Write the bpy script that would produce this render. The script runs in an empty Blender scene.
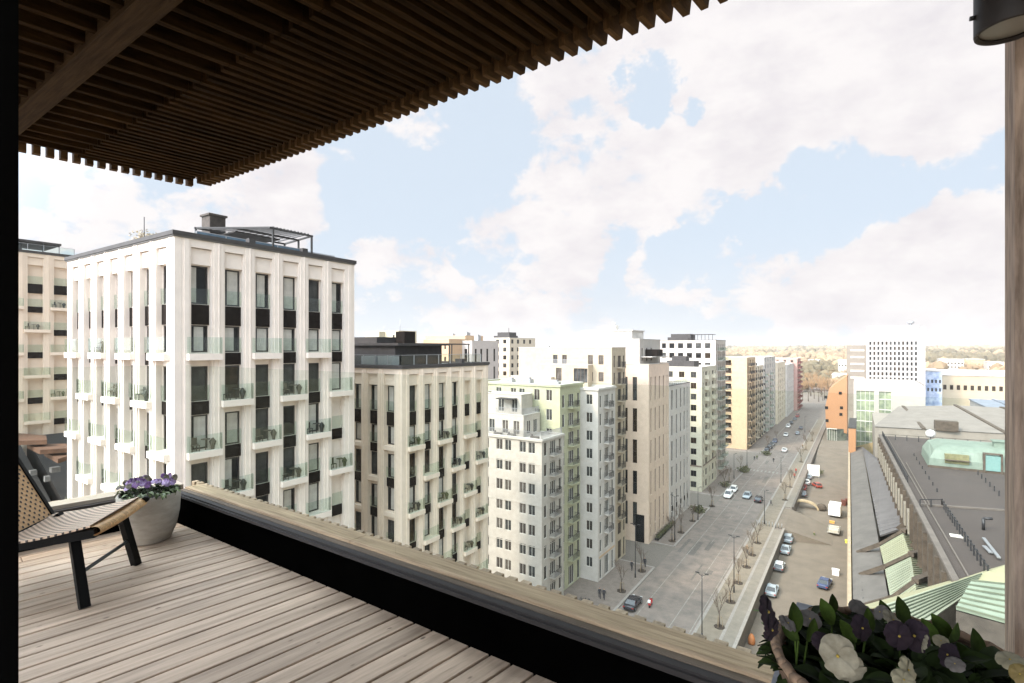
import bpy, bmesh, math, random
from mathutils import Vector, Matrix, noise
random.seed(7)
R = math.radians
S = bpy.context.scene
COL = S.collection
# ------------------------------------------------------------------ camera, world, sun, exposure
EYE = 39.5            # eye height over the street
YAW = R(33.5)
F = 525.0
HY = 347.0
cd = bpy.data.cameras.new('camera'); cam = bpy.data.objects.new('camera', cd); COL.objects.link(cam)
cd.sensor_width = 36.0; cd.lens = 36.0 * F / 1024; cd.shift_y = 5.5 / 1024
cd.clip_start = 0.05; cd.clip_end = 20000
cam.location = (0, 0, EYE); cam.rotation_euler = (R(90), 0, YAW)
S.camera = cam
SUN_EL, SUN_AZ = R(40), R(207)      # azimuth measured clockwise from +Y: behind and left of the camera
w = bpy.data.worlds.new('World'); S.world = w; w.use_nodes = True
nt = w.node_tree; nt.nodes.clear()
def N(t, **k):
    n = nt.nodes.new(t)
    for a, b in k.items(): setattr(n, a, b)
    return n
def L(a, b): nt.links.new(a, b)
out = N('ShaderNodeOutputWorld')
sky = N('ShaderNodeTexSky', sky_type='NISHITA', sun_disc=False, sun_elevation=SUN_EL, sun_rotation=SUN_AZ,
        air_density=1.0, dust_density=1.2, ozone_density=1.0, altitude=50)
bg = N('ShaderNodeBackground'); bg.inputs[1].default_value = 0.05; L(sky.outputs[0], bg.inputs[0])
tc = N('ShaderNodeTexCoord')
def math_(op, a, b=None, c=None):
    n = N('ShaderNodeMath', operation=op)
    for i, x in enumerate((a, b, c)):
        if x is None: continue
        if isinstance(x, (int, float)): n.inputs[i].default_value = x
        else: L(x, n.inputs[i])
    return n.outputs[0]
def sky_noise(scale, detail, off=(0, 0, 0), sc=(1, 1, 2.2), rough=.55, dist=0.0):
    m = N('ShaderNodeMapping'); m.inputs['Location'].default_value = off; m.inputs['Scale'].default_value = sc
    L(tc.outputs['Generated'], m.inputs[0])
    n = N('ShaderNodeTexNoise'); n.inputs['Scale'].default_value = scale; n.inputs['Detail'].default_value = detail
    n.inputs['Roughness'].default_value = rough; n.inputs['Distortion'].default_value = dist
    L(m.outputs[0], n.inputs[0]); return n.outputs[0]
n1 = sky_noise(4.2, 10, (3.1, .4, .2), (1, 1, 1.7), .62, .25)
n2 = sky_noise(14, 10, (1, 5, 2), (1, 1, 1.5), .6, .2)
sep = N('ShaderNodeSeparateXYZ'); L(tc.outputs['Generated'], sep.inputs[0])
# cloud banks of this sky: (azimuth left+ of the street, elevation, widths, weight)
def sdir(px, py):
    r = (px - 512) / F; u = (HY - py) / F
    v = Vector((-math.sin(YAW) + r * math.cos(YAW), math.cos(YAW) + r * math.sin(YAW), u)); return v.normalized()
banks = [((590, 110), 6.5, .55), ((550, 80), 4.5, .35), ((640, 185), 7.0, .55), ((710, 160), 7.5, .6), ((560, 225), 7.5, .6), ((500, 235), 4.5, .3), ((850, 40), 15, .75), ((700, 20), 11, .5),
         ((980, 70), 11, .5), ((90, 205), 8, .5), ((250, 210), 8, .5), ((410, 115), 5, .35), ((290, 165), 4.5, .2), ((390, 265), 6, .5), ((470, 305), 7, .5), ((930, 250), 9, .6), ((980, 230), 5, .4),
         ((810, 275), 8, .45), ((720, 300), 6, .4), ((655, 280), 4, .35), ((980, 290), 9, .5), ((880, 310), 9, .4), ((560, 320), 8, .35), ((820, 130), 6, .35)]
holes = [((420, 185), 8, .6), ((860, 195), 7, .75), ((960, 170), 6, .5), ((820, 150), 4, .35), ((600, 130), 2.2, .3), ((655, 105), 3.0, .5), ((740, 110), 3.5, .3), ((690, 262), 4.5, .4), ((620, 268), 3, .3), ((160, 150), 5, .45), ((60, 165), 3.0, .35), ((480, 150), 4.5, .5), ((760, 220), 4.5, .5), ((440, 225), 3.5, .4), ((470, 270), 2.5, .3), ((350, 215), 3, .3)]
tot = None
wn = N('ShaderNodeTexNoise'); wn.inputs['Scale'].default_value = 5.0; wn.inputs['Detail'].default_value = 6; wn.inputs['Roughness'].default_value = .6; L(tc.outputs['Generated'], wn.inputs[0])
ws = N('ShaderNodeVectorMath', operation='SUBTRACT'); L(wn.outputs['Color'], ws.inputs[0]); ws.inputs[1].default_value = (.5, .5, .5)
wk = N('ShaderNodeVectorMath', operation='SCALE'); L(ws.outputs[0], wk.inputs[0]); wk.inputs['Scale'].default_value = .30
wa = N('ShaderNodeVectorMath', operation='ADD'); L(tc.outputs['Generated'], wa.inputs[0]); L(wk.outputs[0], wa.inputs[1])
wz = N('ShaderNodeVectorMath', operation='NORMALIZE'); L(wa.outputs[0], wz.inputs[0])
for lst, sg in ((banks, 1), (holes, -1)):
    for (p, wd, am) in lst:
        d = sdir(*p)
        dp = N('ShaderNodeVectorMath', operation='DOT_PRODUCT'); L(wz.outputs[0], dp.inputs[0]); dp.inputs[1].default_value = d
        c0 = math.cos(R(wd))
        mr = N('ShaderNodeMapRange', interpolation_type='SMOOTHSTEP'); L(dp.outputs['Value'], mr.inputs[0])
        mr.inputs[1].default_value = c0; mr.inputs[2].default_value = 1.0; mr.inputs[3].default_value = 0; mr.inputs[4].default_value = am * sg
        tot = mr.outputs[0] if tot is None else math_('ADD', tot, mr.outputs[0])
dens = math_('ADD', math_('ADD', tot, math_('MULTIPLY', math_('SUBTRACT', n1, .5), 1.25)), math_('MULTIPLY', math_('SUBTRACT', n2, .5), 1.9))
mk = N('ShaderNodeMapRange', interpolation_type='SMOOTHSTEP'); L(dens, mk.inputs[0])
mk.inputs[1].default_value = .04; mk.inputs[2].default_value = .40
thin = math_('MULTIPLY', math_('ADD', n1, 0), .32)
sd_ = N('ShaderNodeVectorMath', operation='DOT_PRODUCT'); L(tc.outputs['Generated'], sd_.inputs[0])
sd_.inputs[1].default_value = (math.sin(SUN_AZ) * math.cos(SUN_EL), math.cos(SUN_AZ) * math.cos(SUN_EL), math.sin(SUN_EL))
gl0 = N('ShaderNodeMapRange', interpolation_type='SMOOTHSTEP'); L(sd_.outputs['Value'], gl0.inputs[0])   # unseen sky around the sun boosted, added as fill light for the deck
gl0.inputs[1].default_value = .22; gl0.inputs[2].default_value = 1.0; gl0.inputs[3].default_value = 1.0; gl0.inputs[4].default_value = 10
fill_glow = gl0.outputs[0]
n3 = sky_noise(7, 7, (8, 2, 4), (1, 1, 2), .6)
cs = N('ShaderNodeMapRange'); L(math_('ADD', math_('MULTIPLY', n3, .8), math_('MULTIPLY', n2, .5)), cs.inputs[0])
cs.inputs[1].default_value = .48; cs.inputs[2].default_value = .74; cs.inputs[3].default_value = 0.0; cs.inputs[4].default_value = 1.0
cc = N('ShaderNodeMixRGB'); L(cs.outputs[0], cc.inputs[0]); cc.inputs[1].default_value = (.80, .86, .92, 1); cc.inputs[2].default_value = (.935, 1.012, 1.045, 1)
wt = N('ShaderNodeMixRGB', blend_type='MULTIPLY'); wt.inputs[0].default_value = 1; L(cc.outputs[0], wt.inputs[1])
wm_ = N('ShaderNodeMixRGB'); L(math_('MULTIPLY', math_('MINIMUM', math_('SUBTRACT', fill_glow, 1.0), 1.0), .7), wm_.inputs[0]); wm_.inputs[1].default_value = (1, 1, 1, 1); wm_.inputs[2].default_value = (1, .90, .76, 1); L(wm_.outputs[0], wt.inputs[2])
cbg = N('ShaderNodeBackground'); L(wt.outputs[0], cbg.inputs[0]); L(math_('MULTIPLY', fill_glow, .325), cbg.inputs[1])
veil = N('ShaderNodeMixShader'); vb = N('ShaderNodeBackground'); vb.inputs[0].default_value = (.65, .84, .985, 1); L(math_('MULTIPLY', fill_glow, .35), vb.inputs[1])
veil.inputs[0].default_value = .90; L(bg.outputs[0], veil.inputs[1]); L(vb.outputs[0], veil.inputs[2])
hz = N('ShaderNodeMapRange', interpolation_type='SMOOTHSTEP'); L(sep.outputs[2], hz.inputs[0])
hz.inputs[1].default_value = .0; hz.inputs[2].default_value = .22; hz.inputs[3].default_value = .35; hz.inputs[4].default_value = 0
mx = N('ShaderNodeMixShader'); fac = math_('MAXIMUM', mk.outputs[0], hz.outputs[0]); L(fac, mx.inputs[0]); L(veil.outputs[0], mx.inputs[1]); L(cbg.outputs[0], mx.inputs[2])
L(mx.outputs[0], out.inputs[0])
sl = bpy.data.lights.new('sun', 'SUN'); sun = bpy.data.objects.new('sun', sl); COL.objects.link(sun)
sl.energy = 1.5; sl.angle = R(7); sl.color = (1, .91, .77)
sdv = Vector((math.sin(SUN_AZ) * math.cos(SUN_EL), math.cos(SUN_AZ) * math.cos(SUN_EL), math.sin(SUN_EL)))
sun.rotation_euler = sdv.to_track_quat('Z', 'Y').to_euler()
sun.location = (-60, -60, 120)
S.view_settings.view_transform = 'Standard'; S.view_settings.look = 'None'
S.view_settings.exposure = 1.55; S.view_settings.use_white_balance = True; S.view_settings.white_balance_temperature = 7100; S.view_settings.white_balance_tint = 20; S.view_settings.gamma = 1

# ------------------------------------------------------------------ helpers
def ray(px, py):
    r = (px - 512) / F; u = (HY - py) / F
    return -math.sin(YAW) + r * math.cos(YAW), math.cos(YAW) + r * math.sin(YAW), u
def gp(px, py, z=0.0):
    """ground point seen at a place of the view, on the level z"""
    a, b, u = ray(px, py); d = (z - EYE) / u
    return a * d, b * d
def yx(px, X):
    """Y of the point of the street line X that stands in direction px"""
    a, b, _ = ray(px, 0); return b * X / a
def xy(px, Y):
    a, b, _ = ray(px, 0); return a * Y / b
_m = {}
def mat(name, col, rough=.8, nz=.12, sc=6.0, metal=0.0, col2=None, bump=0.0, spec=.5, stretch=(1, 1, 1), detail=5, island=0.0, alpha=None, big=0.0):
    if name in _m: return _m[name]
    m = bpy.data.materials.new(name); m.use_nodes = True; t = m.node_tree; b = t.nodes['Principled BSDF']
    b.inputs['Roughness'].default_value = rough; b.inputs['Metallic'].default_value = metal
    b.inputs['Specular IOR Level'].default_value = spec
    co = t.nodes.new('ShaderNodeTexCoord'); mp = t.nodes.new('ShaderNodeMapping'); mp.inputs['Scale'].default_value = stretch
    t.links.new(co.outputs['Object'], mp.inputs[0])
    nn = t.nodes.new('ShaderNodeTexNoise'); nn.inputs['Scale'].default_value = sc; nn.inputs['Detail'].default_value = detail; nn.inputs['Roughness'].default_value = .62
    t.links.new(mp.outputs[0], nn.inputs[0])
    c = Vector(col); c2 = Vector(col2) if col2 else c * (1 - 2.2 * nz)
    rp = t.nodes.new('ShaderNodeMapRange'); rp.inputs[1].default_value = .32; rp.inputs[2].default_value = .68
    t.links.new(nn.outputs[0], rp.inputs[0])
    mi = t.nodes.new('ShaderNodeMixRGB'); t.links.new(rp.outputs[0], mi.inputs[0])
    mi.inputs[1].default_value = (*c2, 1); mi.inputs[2].default_value = (*(c * (1 + .6 * nz) if not col2 else c), 1)
    last = mi.outputs[0]
    if big:
        nb = t.nodes.new('ShaderNodeTexNoise'); nb.inputs['Scale'].default_value = big; nb.inputs['Detail'].default_value = 3
        t.links.new(co.outputs['Object'], nb.inputs[0])
        r2 = t.nodes.new('ShaderNodeMapRange'); r2.inputs[1].default_value = .35; r2.inputs[2].default_value = .65; r2.inputs[3].default_value = .95; r2.inputs[4].default_value = 1.03
        t.links.new(nb.outputs[0], r2.inputs[0])
        vm = t.nodes.new('ShaderNodeVectorMath'); vm.operation = 'SCALE'; t.links.new(last, vm.inputs[0]); t.links.new(r2.outputs[0], vm.inputs['Scale']); last = vm.outputs[0]
    if island:
        g = t.nodes.new('ShaderNodeNewGeometry'); r2 = t.nodes.new('ShaderNodeMapRange')
        r2.inputs[3].default_value = 1 - island; r2.inputs[4].default_value = 1 + island
        t.links.new(g.outputs['Random Per Island'], r2.inputs[0])
        vm = t.nodes.new('ShaderNodeVectorMath'); vm.operation = 'SCALE'; t.links.new(last, vm.inputs[0]); t.links.new(r2.outputs[0], vm.inputs['Scale']); last = vm.outputs[0]
    t.links.new(last, b.inputs['Base Color'])
    if bump:
        bp = t.nodes.new('ShaderNodeBump'); bp.inputs['Strength'].default_value = bump; bp.inputs['Distance'].default_value = .02
        t.links.new(nn.outputs[0], bp.inputs['Height']); t.links.new(bp.outputs[0], b.inputs['Normal'])
    _m[name] = m; return m
def glassmat(name, tint, gloss=.08):
    if name in _m: return _m[name]
    m = bpy.data.materials.new(name); m.use_nodes = True; t = m.node_tree; t.nodes.clear()
    o = t.nodes.new('ShaderNodeOutputMaterial'); a = t.nodes.new('ShaderNodeBsdfTransparent'); a.inputs[0].default_value = (*tint, 1)
    g = t.nodes.new('ShaderNodeBsdfGlossy'); g.inputs[1].default_value = .02; g.inputs[0].default_value = (1, 1, 1, 1)
    fr = t.nodes.new('ShaderNodeLayerWeight'); fr.inputs[0].default_value = .5
    pw = t.nodes.new('ShaderNodeMath'); pw.operation = 'POWER'; t.links.new(fr.outputs['Facing'], pw.inputs[0]); pw.inputs[1].default_value = 4.0
    mu = t.nodes.new('ShaderNodeMath'); mu.operation = 'MULTIPLY_ADD'; t.links.new(pw.outputs[0], mu.inputs[0]); mu.inputs[1].default_value = gloss * 3; mu.inputs[2].default_value = gloss / 3
    mu.use_clamp = True
    x = t.nodes.new('ShaderNodeMixShader'); t.links.new(mu.outputs[0], x.inputs[0]); t.links.new(a.outputs[0], x.inputs[1]); t.links.new(g.outputs[0], x.inputs[2])
    t.links.new(x.outputs[0], o.inputs[0]); _m[name] = m; return m
class MB:
    def __init__(s): s.v = []; s.f = []; s.mi = []; s.k = 0; s.sm = []
    def quad(s, *p, m=None, smooth=False):
        i = len(s.v); s.v += [tuple(q) for q in p]; s.f.append(tuple(range(i, i + len(p)))); s.mi.append(s.k if m is None else m); s.sm.append(smooth)
    def box(s, x0, x1, y0, y1, z0, z1, m=None, M=None):
        i = len(s.v); P = [(x0, y0, z0), (x1, y0, z0), (x1, y1, z0), (x0, y1, z0), (x0, y0, z1), (x1, y0, z1), (x1, y1, z1), (x0, y1, z1)]
        if M: P = [tuple(M @ Vector(p)) for p in P]
        s.v += P
        for q in ((0, 3, 2, 1), (4, 5, 6, 7), (0, 1, 5, 4), (1, 2, 6, 5), (2, 3, 7, 6), (3, 0, 4, 7)):
            s.f.append(tuple(i + k for k in q)); s.mi.append(s.k if m is None else m); s.sm.append(False)
    def prism(s, pts, z0, z1, m=None):
        """polygon (counterclockwise) between two heights"""
        n = len(pts); i = len(s.v); s.v += [(p[0], p[1], z0) for p in pts] + [(p[0], p[1], z1) for p in pts]
        mm = s.k if m is None else m
        s.f.append(tuple(i + n + k for k in range(n))); s.mi.append(mm); s.sm.append(False)
        s.f.append(tuple(i + k for k in reversed(range(n)))); s.mi.append(mm); s.sm.append(False)
        for k in range(n):
            j = (k + 1) % n; s.f.append((i + k, i + j, i + n + j, i + n + k)); s.mi.append(mm); s.sm.append(False)
    def tube(s, p, q, r0, r1=None, n=8, m=None, caps=True):
        r1 = r0 if r1 is None else r1; p = Vector(p); q = Vector(q); d = (q - p)
        if d.length < 1e-6: return
        d.normalize(); a = d.orthogonal().normalized(); b = d.cross(a); i = len(s.v)
        for c, r in ((p, r0), (q, r1)):
            for k in range(n):
                t = 2 * math.pi * k / n; s.v.append(tuple(c + a * math.cos(t) * r + b * math.sin(t) * r))
        mm = s.k if m is None else m
        for k in range(n):
            j = (k + 1) % n; s.f.append((i + k, i + j, i + n + j, i + n + k)); s.mi.append(mm); s.sm.append(n > 5)
        if caps:
            s.f.append(tuple(i + k for k in reversed(range(n)))); s.mi.append(mm); s.sm.append(False)
            s.f.append(tuple(i + n + k for k in range(n))); s.mi.append(mm); s.sm.append(False)
    def beam(s, p, q, w, h, m=None):
        p = Vector(p); q = Vector(q); d = (q - p); l = d.length; d.normalize()
        sd = d.cross(Vector((0, 0, 1)))
        if sd.length < 1e-4: sd = Vector((1, 0, 0))
        sd.normalize(); up = sd.cross(d)
        M = Matrix(((sd.x, d.x, up.x, p.x), (sd.y, d.y, up.y, p.y), (sd.z, d.z, up.z, p.z), (0, 0, 0, 1)))
        s.box(-w / 2, w / 2, 0, l, -h / 2, h / 2, m, M)
    def lathe(s, prof, n=24, c=(0, 0, 0), m=None):
        i = len(s.v); mm = s.k if m is None else m
        for (r, z) in prof:
            for k in range(n):
                t = 2 * math.pi * k / n; s.v.append((c[0] + r * math.cos(t), c[1] + r * math.sin(t), c[2] + z))
        for a in range(len(prof) - 1):
            for k in range(n):
                j = (k + 1) % n; s.f.append((i + a * n + k, i + a * n + j, i + (a + 1) * n + j, i + (a + 1) * n + k)); s.mi.append(mm); s.sm.append(True)
    def grid(s, P, m=None, smooth=True):
        """rows of points"""
        i = len(s.v); nr = len(P); nc = len(P[0]); mm = s.k if m is None else m
        for r in P: s.v += [tuple(p) for p in r]
        for a in range(nr - 1):
            for b in range(nc - 1):
                s.f.append((i + a * nc + b, i + a * nc + b + 1, i + (a + 1) * nc + b + 1, i + (a + 1) * nc + b)); s.mi.append(mm); s.sm.append(smooth)
    def facade(s, O, u, n, W, H, ops, m=None):
        """flat wall with real openings set back; ops: (a0,a1,b0,b1,depth)"""
        O = Vector(O); u = Vector(u); n = Vector(n); Z = Vector((0, 0, 1)); mm = s.k if m is None else m
        ca = sorted({0.0, W} | {round(o[0], 4) for o in ops} | {round(o[1], 4) for o in ops})
        # columns of strips: for each a-interval merge plain cells
        for i in range(len(ca) - 1):
            a0, a1 = ca[i], ca[i + 1]; mid = (a0 + a1) / 2
            here = sorted([o for o in ops if o[0] < mid < o[1]], key=lambda o: o[2])
            z = 0.0
            for o in here:
                if o[2] > z + 1e-5: s._q(O, u, n, Z, a0, a1, z, o[2], 0, mm)
                d = o[4]
                s._q(O, u, n, Z, a0, a1, o[2], o[3], d, mm)
                A = lambda a, b, dd: O + u * a + Z * b - n * dd
                s.quad(A(a0, o[2], 0), A(a1, o[2], 0), A(a1, o[2], d), A(a0, o[2], d), m=mm)
                s.quad(A(a0, o[3], d), A(a1, o[3], d), A(a1, o[3], 0), A(a0, o[3], 0), m=mm)
                if abs(a0 - o[0]) < 1e-3: s.quad(A(a0, o[2], 0), A(a0, o[2], d), A(a0, o[3], d), A(a0, o[3], 0), m=mm)
                if abs(a1 - o[1]) < 1e-3: s.quad(A(a1, o[2], d), A(a1, o[2], 0), A(a1, o[3], 0), A(a1, o[3], d), m=mm)
                z = o[3]
            if z < H - 1e-5: s._q(O, u, n, Z, a0, a1, z, H, 0, mm)
    def _q(s, O, u, n, Z, a0, a1, b0, b1, d, mm):
        A = lambda a, b: O + u * a + Z * b - n * d
        s.quad(A(a0, b0), A(a1, b0), A(a1, b1), A(a0, b1), m=mm)
    def mesh(s, name, mats):
        me = bpy.data.meshes.new(name); me.from_pydata(s.v, [], s.f)
        for m in (mats if isinstance(mats, (list, tuple)) else [mats]): me.materials.append(m)
        for p, k, g in zip(me.polygons, s.mi, s.sm): p.material_index = k; p.use_smooth = g
        me.update(); return me
    def build(s, name, mats, parent=None, loc=(0, 0, 0), rz=0):
        o = bpy.data.objects.new(name, s.mesh(name, mats)); COL.objects.link(o); o.parent = parent; o.location = loc; o.rotation_euler = (0, 0, rz); return o
def tag(o, label=None, cat=None, group=None, kind=None):
    if label: o['label'] = label
    if cat: o['category'] = cat
    if group: o['group'] = group
    if kind: o['kind'] = kind
    return o
def thing(name, label, cat, loc=(0, 0, 0), rz=0, group=None):
    o = bpy.data.objects.new(name, None); COL.objects.link(o); o.location = loc; o.rotation_euler = (0, 0, rz); o.empty_display_size = .3
    return tag(o, label, cat, group)
def copy_tree(o, parent=None):
    c = o.copy(); COL.objects.link(c); c.parent = parent
    for ch in list(o.children): copy_tree(ch, c)
    return c
def inst(mesh, name, parent, loc, rz=0, sc=None, mats=None):
    o = bpy.data.objects.new(name, mesh); COL.objects.link(o); o.parent = parent; o.location = loc; o.rotation_euler = (0, 0, rz)
    if sc: o.scale = sc
    if mats:
        for i, m in enumerate(mats): o.material_slots[i].link = 'OBJECT'; o.material_slots[i].material = m
    return o
# ------------------------------------------------------------------ materials
M = {}
M['white_render'] = mat('white_render', (0.76, 0.67, 0.6), .8, .03, 1.2, big=.15)
M['b2_stone'] = mat('cream_stone', (0.73, 0.62, 0.505), .85, .03, 2.0, big=.25)
M['b0_tan'] = mat('tan_stone', (.72, .59, .47), .85, .02, 1.5, big=.2)
M['dark_panel'] = mat('dark_panel', (.014, .010, .008), .6, .2, 3, spec=.1)
M['dark_frame'] = mat('dark_frame', (.028, .025, .023), .45, .1, 3)
M['pale_frame'] = mat('pale_frame', (.55, .53, .48), .6, .05, 3)
M['brown_frame'] = mat('brown_frame', (.10, .075, .055), .6, .05, 3)
M['roof_felt'] = mat('roof_felt', (.16, .155, .15), .9, .15, .8, big=.2)
M['roof_pale'] = mat('roof_pale', (.48, .45, .41), .9, .1, .8, big=.2)
M['roof_dark'] = mat('roof_dark', (.045, .04, .038), .7, .15, 1.5)
M['steel'] = mat('steel', (.35, .36, .37), .4, .05, 5, metal=.6)
M['dark_metal'] = mat('dark_metal', (.03, .03, .032), .45, .1, 8, metal=.3)
def panes():
    return [mat('pane_dark', (.02, .021, .022), .05, .3, .5, spec=.12), mat('pane_mid', (.07, .072, .07), .06, .35, .7, spec=.12), mat('pane_blind', (.50, .48, .44), .12, .12, 1.0, spec=.25), mat('pane_brown', (.05, .036, .026), .07, .4, .9, spec=.12)]
PN = panes()
M['rail_glass'] = glassmat('rail_glass', (.89, .935, .915), .07)
M['blue_glass'] = mat('blue_glass', (.09, .15, .20), .06, .2, 1)
# ------------------------------------------------------------------ windows (meshes cached by size)
_w = {}
def win_mesh(wd, ht, nx, nz, t=.07):
    k = (round(wd, 2), round(ht, 2), nx, nz, t)
    if k in _w: return _w[k]
    b = MB(); d = .08
    b.box(0, t, -d, 0, 0, ht); b.box(wd - t, wd, -d, 0, 0, ht); b.box(t, wd - t, -d, 0, 0, t); b.box(t, wd - t, -d, 0, ht - t, ht)
    for i in range(1, nx): x = wd * i / nx; b.box(x - t / 2, x + t / 2, -d, 0, t, ht - t)
    for i in range(1, nz): z = ht * i / nz; b.box(t, wd - t, -d + .004, -.004, z - t / 2, z + t / 2)
    p = MB(); p.quad((t * .5, -.025, t * .5), (wd - t * .5, -.025, t * .5), (wd - t * .5, -.025, ht - t * .5), (t * .5, -.025, ht - t * .5))
    _w[k] = (b.mesh('window', M['dark_frame']), p.mesh('pane', PN[0])); return _w[k]
def put_window(par, O, u, n, a0, a1, b0, b1, depth, nx=1, nz=1, fm=None, pm=None, t=.07):
    wd, ht = a1 - a0, b1 - b0; fmesh, pmesh = win_mesh(wd, ht, nx, nz, t)
    P = Vector(O) + Vector(u) * a0 + Vector((0, 0, b0)) - Vector(n) * (depth - .005)
    rz = math.atan2(u[1], u[0])
    o = inst(fmesh, 'window', par, P, rz, mats=[fm] if fm else None)
    inst(pmesh, 'pane', o, (0, 0, 0), 0, mats=[pm if pm else random.choice(PN)])
    return o
def put_balcony(par, O, u, n, a0, a1, b, proj, kind='glass', slab=.22, mt=None, rail_m=None, h=1.05, inner=0.0):
    """balcony: slab, rail as a sub-part"""
    k = ('balc', round(a1 - a0, 2), round(proj, 2), kind, slab, h, inner)
    if k not in _w:
        W_ = a1 - a0; s = MB(); s.box(0, W_, -proj, inner, -slab, 0)
        r = MB()
        if kind == 'glass':
            r.box(0.03, W_ - .03, -proj + .03, -proj + .05, .0, h); r.box(.03, .05, -proj + .05, inner, 0, h); r.box(W_ - .05, W_ - .03, -proj + .05, inner, 0, h)
        elif kind == 'panel':
            r.box(0, W_, -proj, -proj + .04, 0.0, h); r.box(0, .04, -proj + .04, inner, 0, h); r.box(W_ - .04, W_, -proj + .04, inner, 0, h)
        else:
            def bars(p, q):
                p = Vector(p); q = Vector(q); l = (q - p).length; nb = max(2, int(l / .14))
                for i in range(nb + 1):
                    c = p.lerp(q, i / nb); r.box(c.x - .012, c.x + .012, c.y - .012, c.y + .012, 0, h)
                r.beam(p + Vector((0, 0, h)), q + Vector((0, 0, h)), .05, .04)
            bars((.03, -proj + .03, 0), (W_ - .03, -proj + .03, 0)); bars((.03, inner, 0), (.03, -proj + .03, 0)); bars((W_ - .03, inner, 0), (W_ - .03, -proj + .03, 0))
        _w[k] = (s.mesh('balcony', M['white_render']), r.mesh('railing', M['rail_glass'] if kind == 'glass' else M['dark_metal']))
    s, r = _w[k]
    P = Vector(O) + Vector(u) * a0 + Vector((0, 0, b)); rz = math.atan2(u[1], u[0])
    o = inst(s, 'balcony', par, P, rz, mats=[mt] if mt else None)
    inst(r, 'railing', o, (0, 0, 0), 0, mats=[rail_m] if rail_m else None)
    return o
UX, UY = (1, 0, 0), (0, 1, 0); NF, NS = (0, -1, 0), (1, 0, 0)
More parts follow.
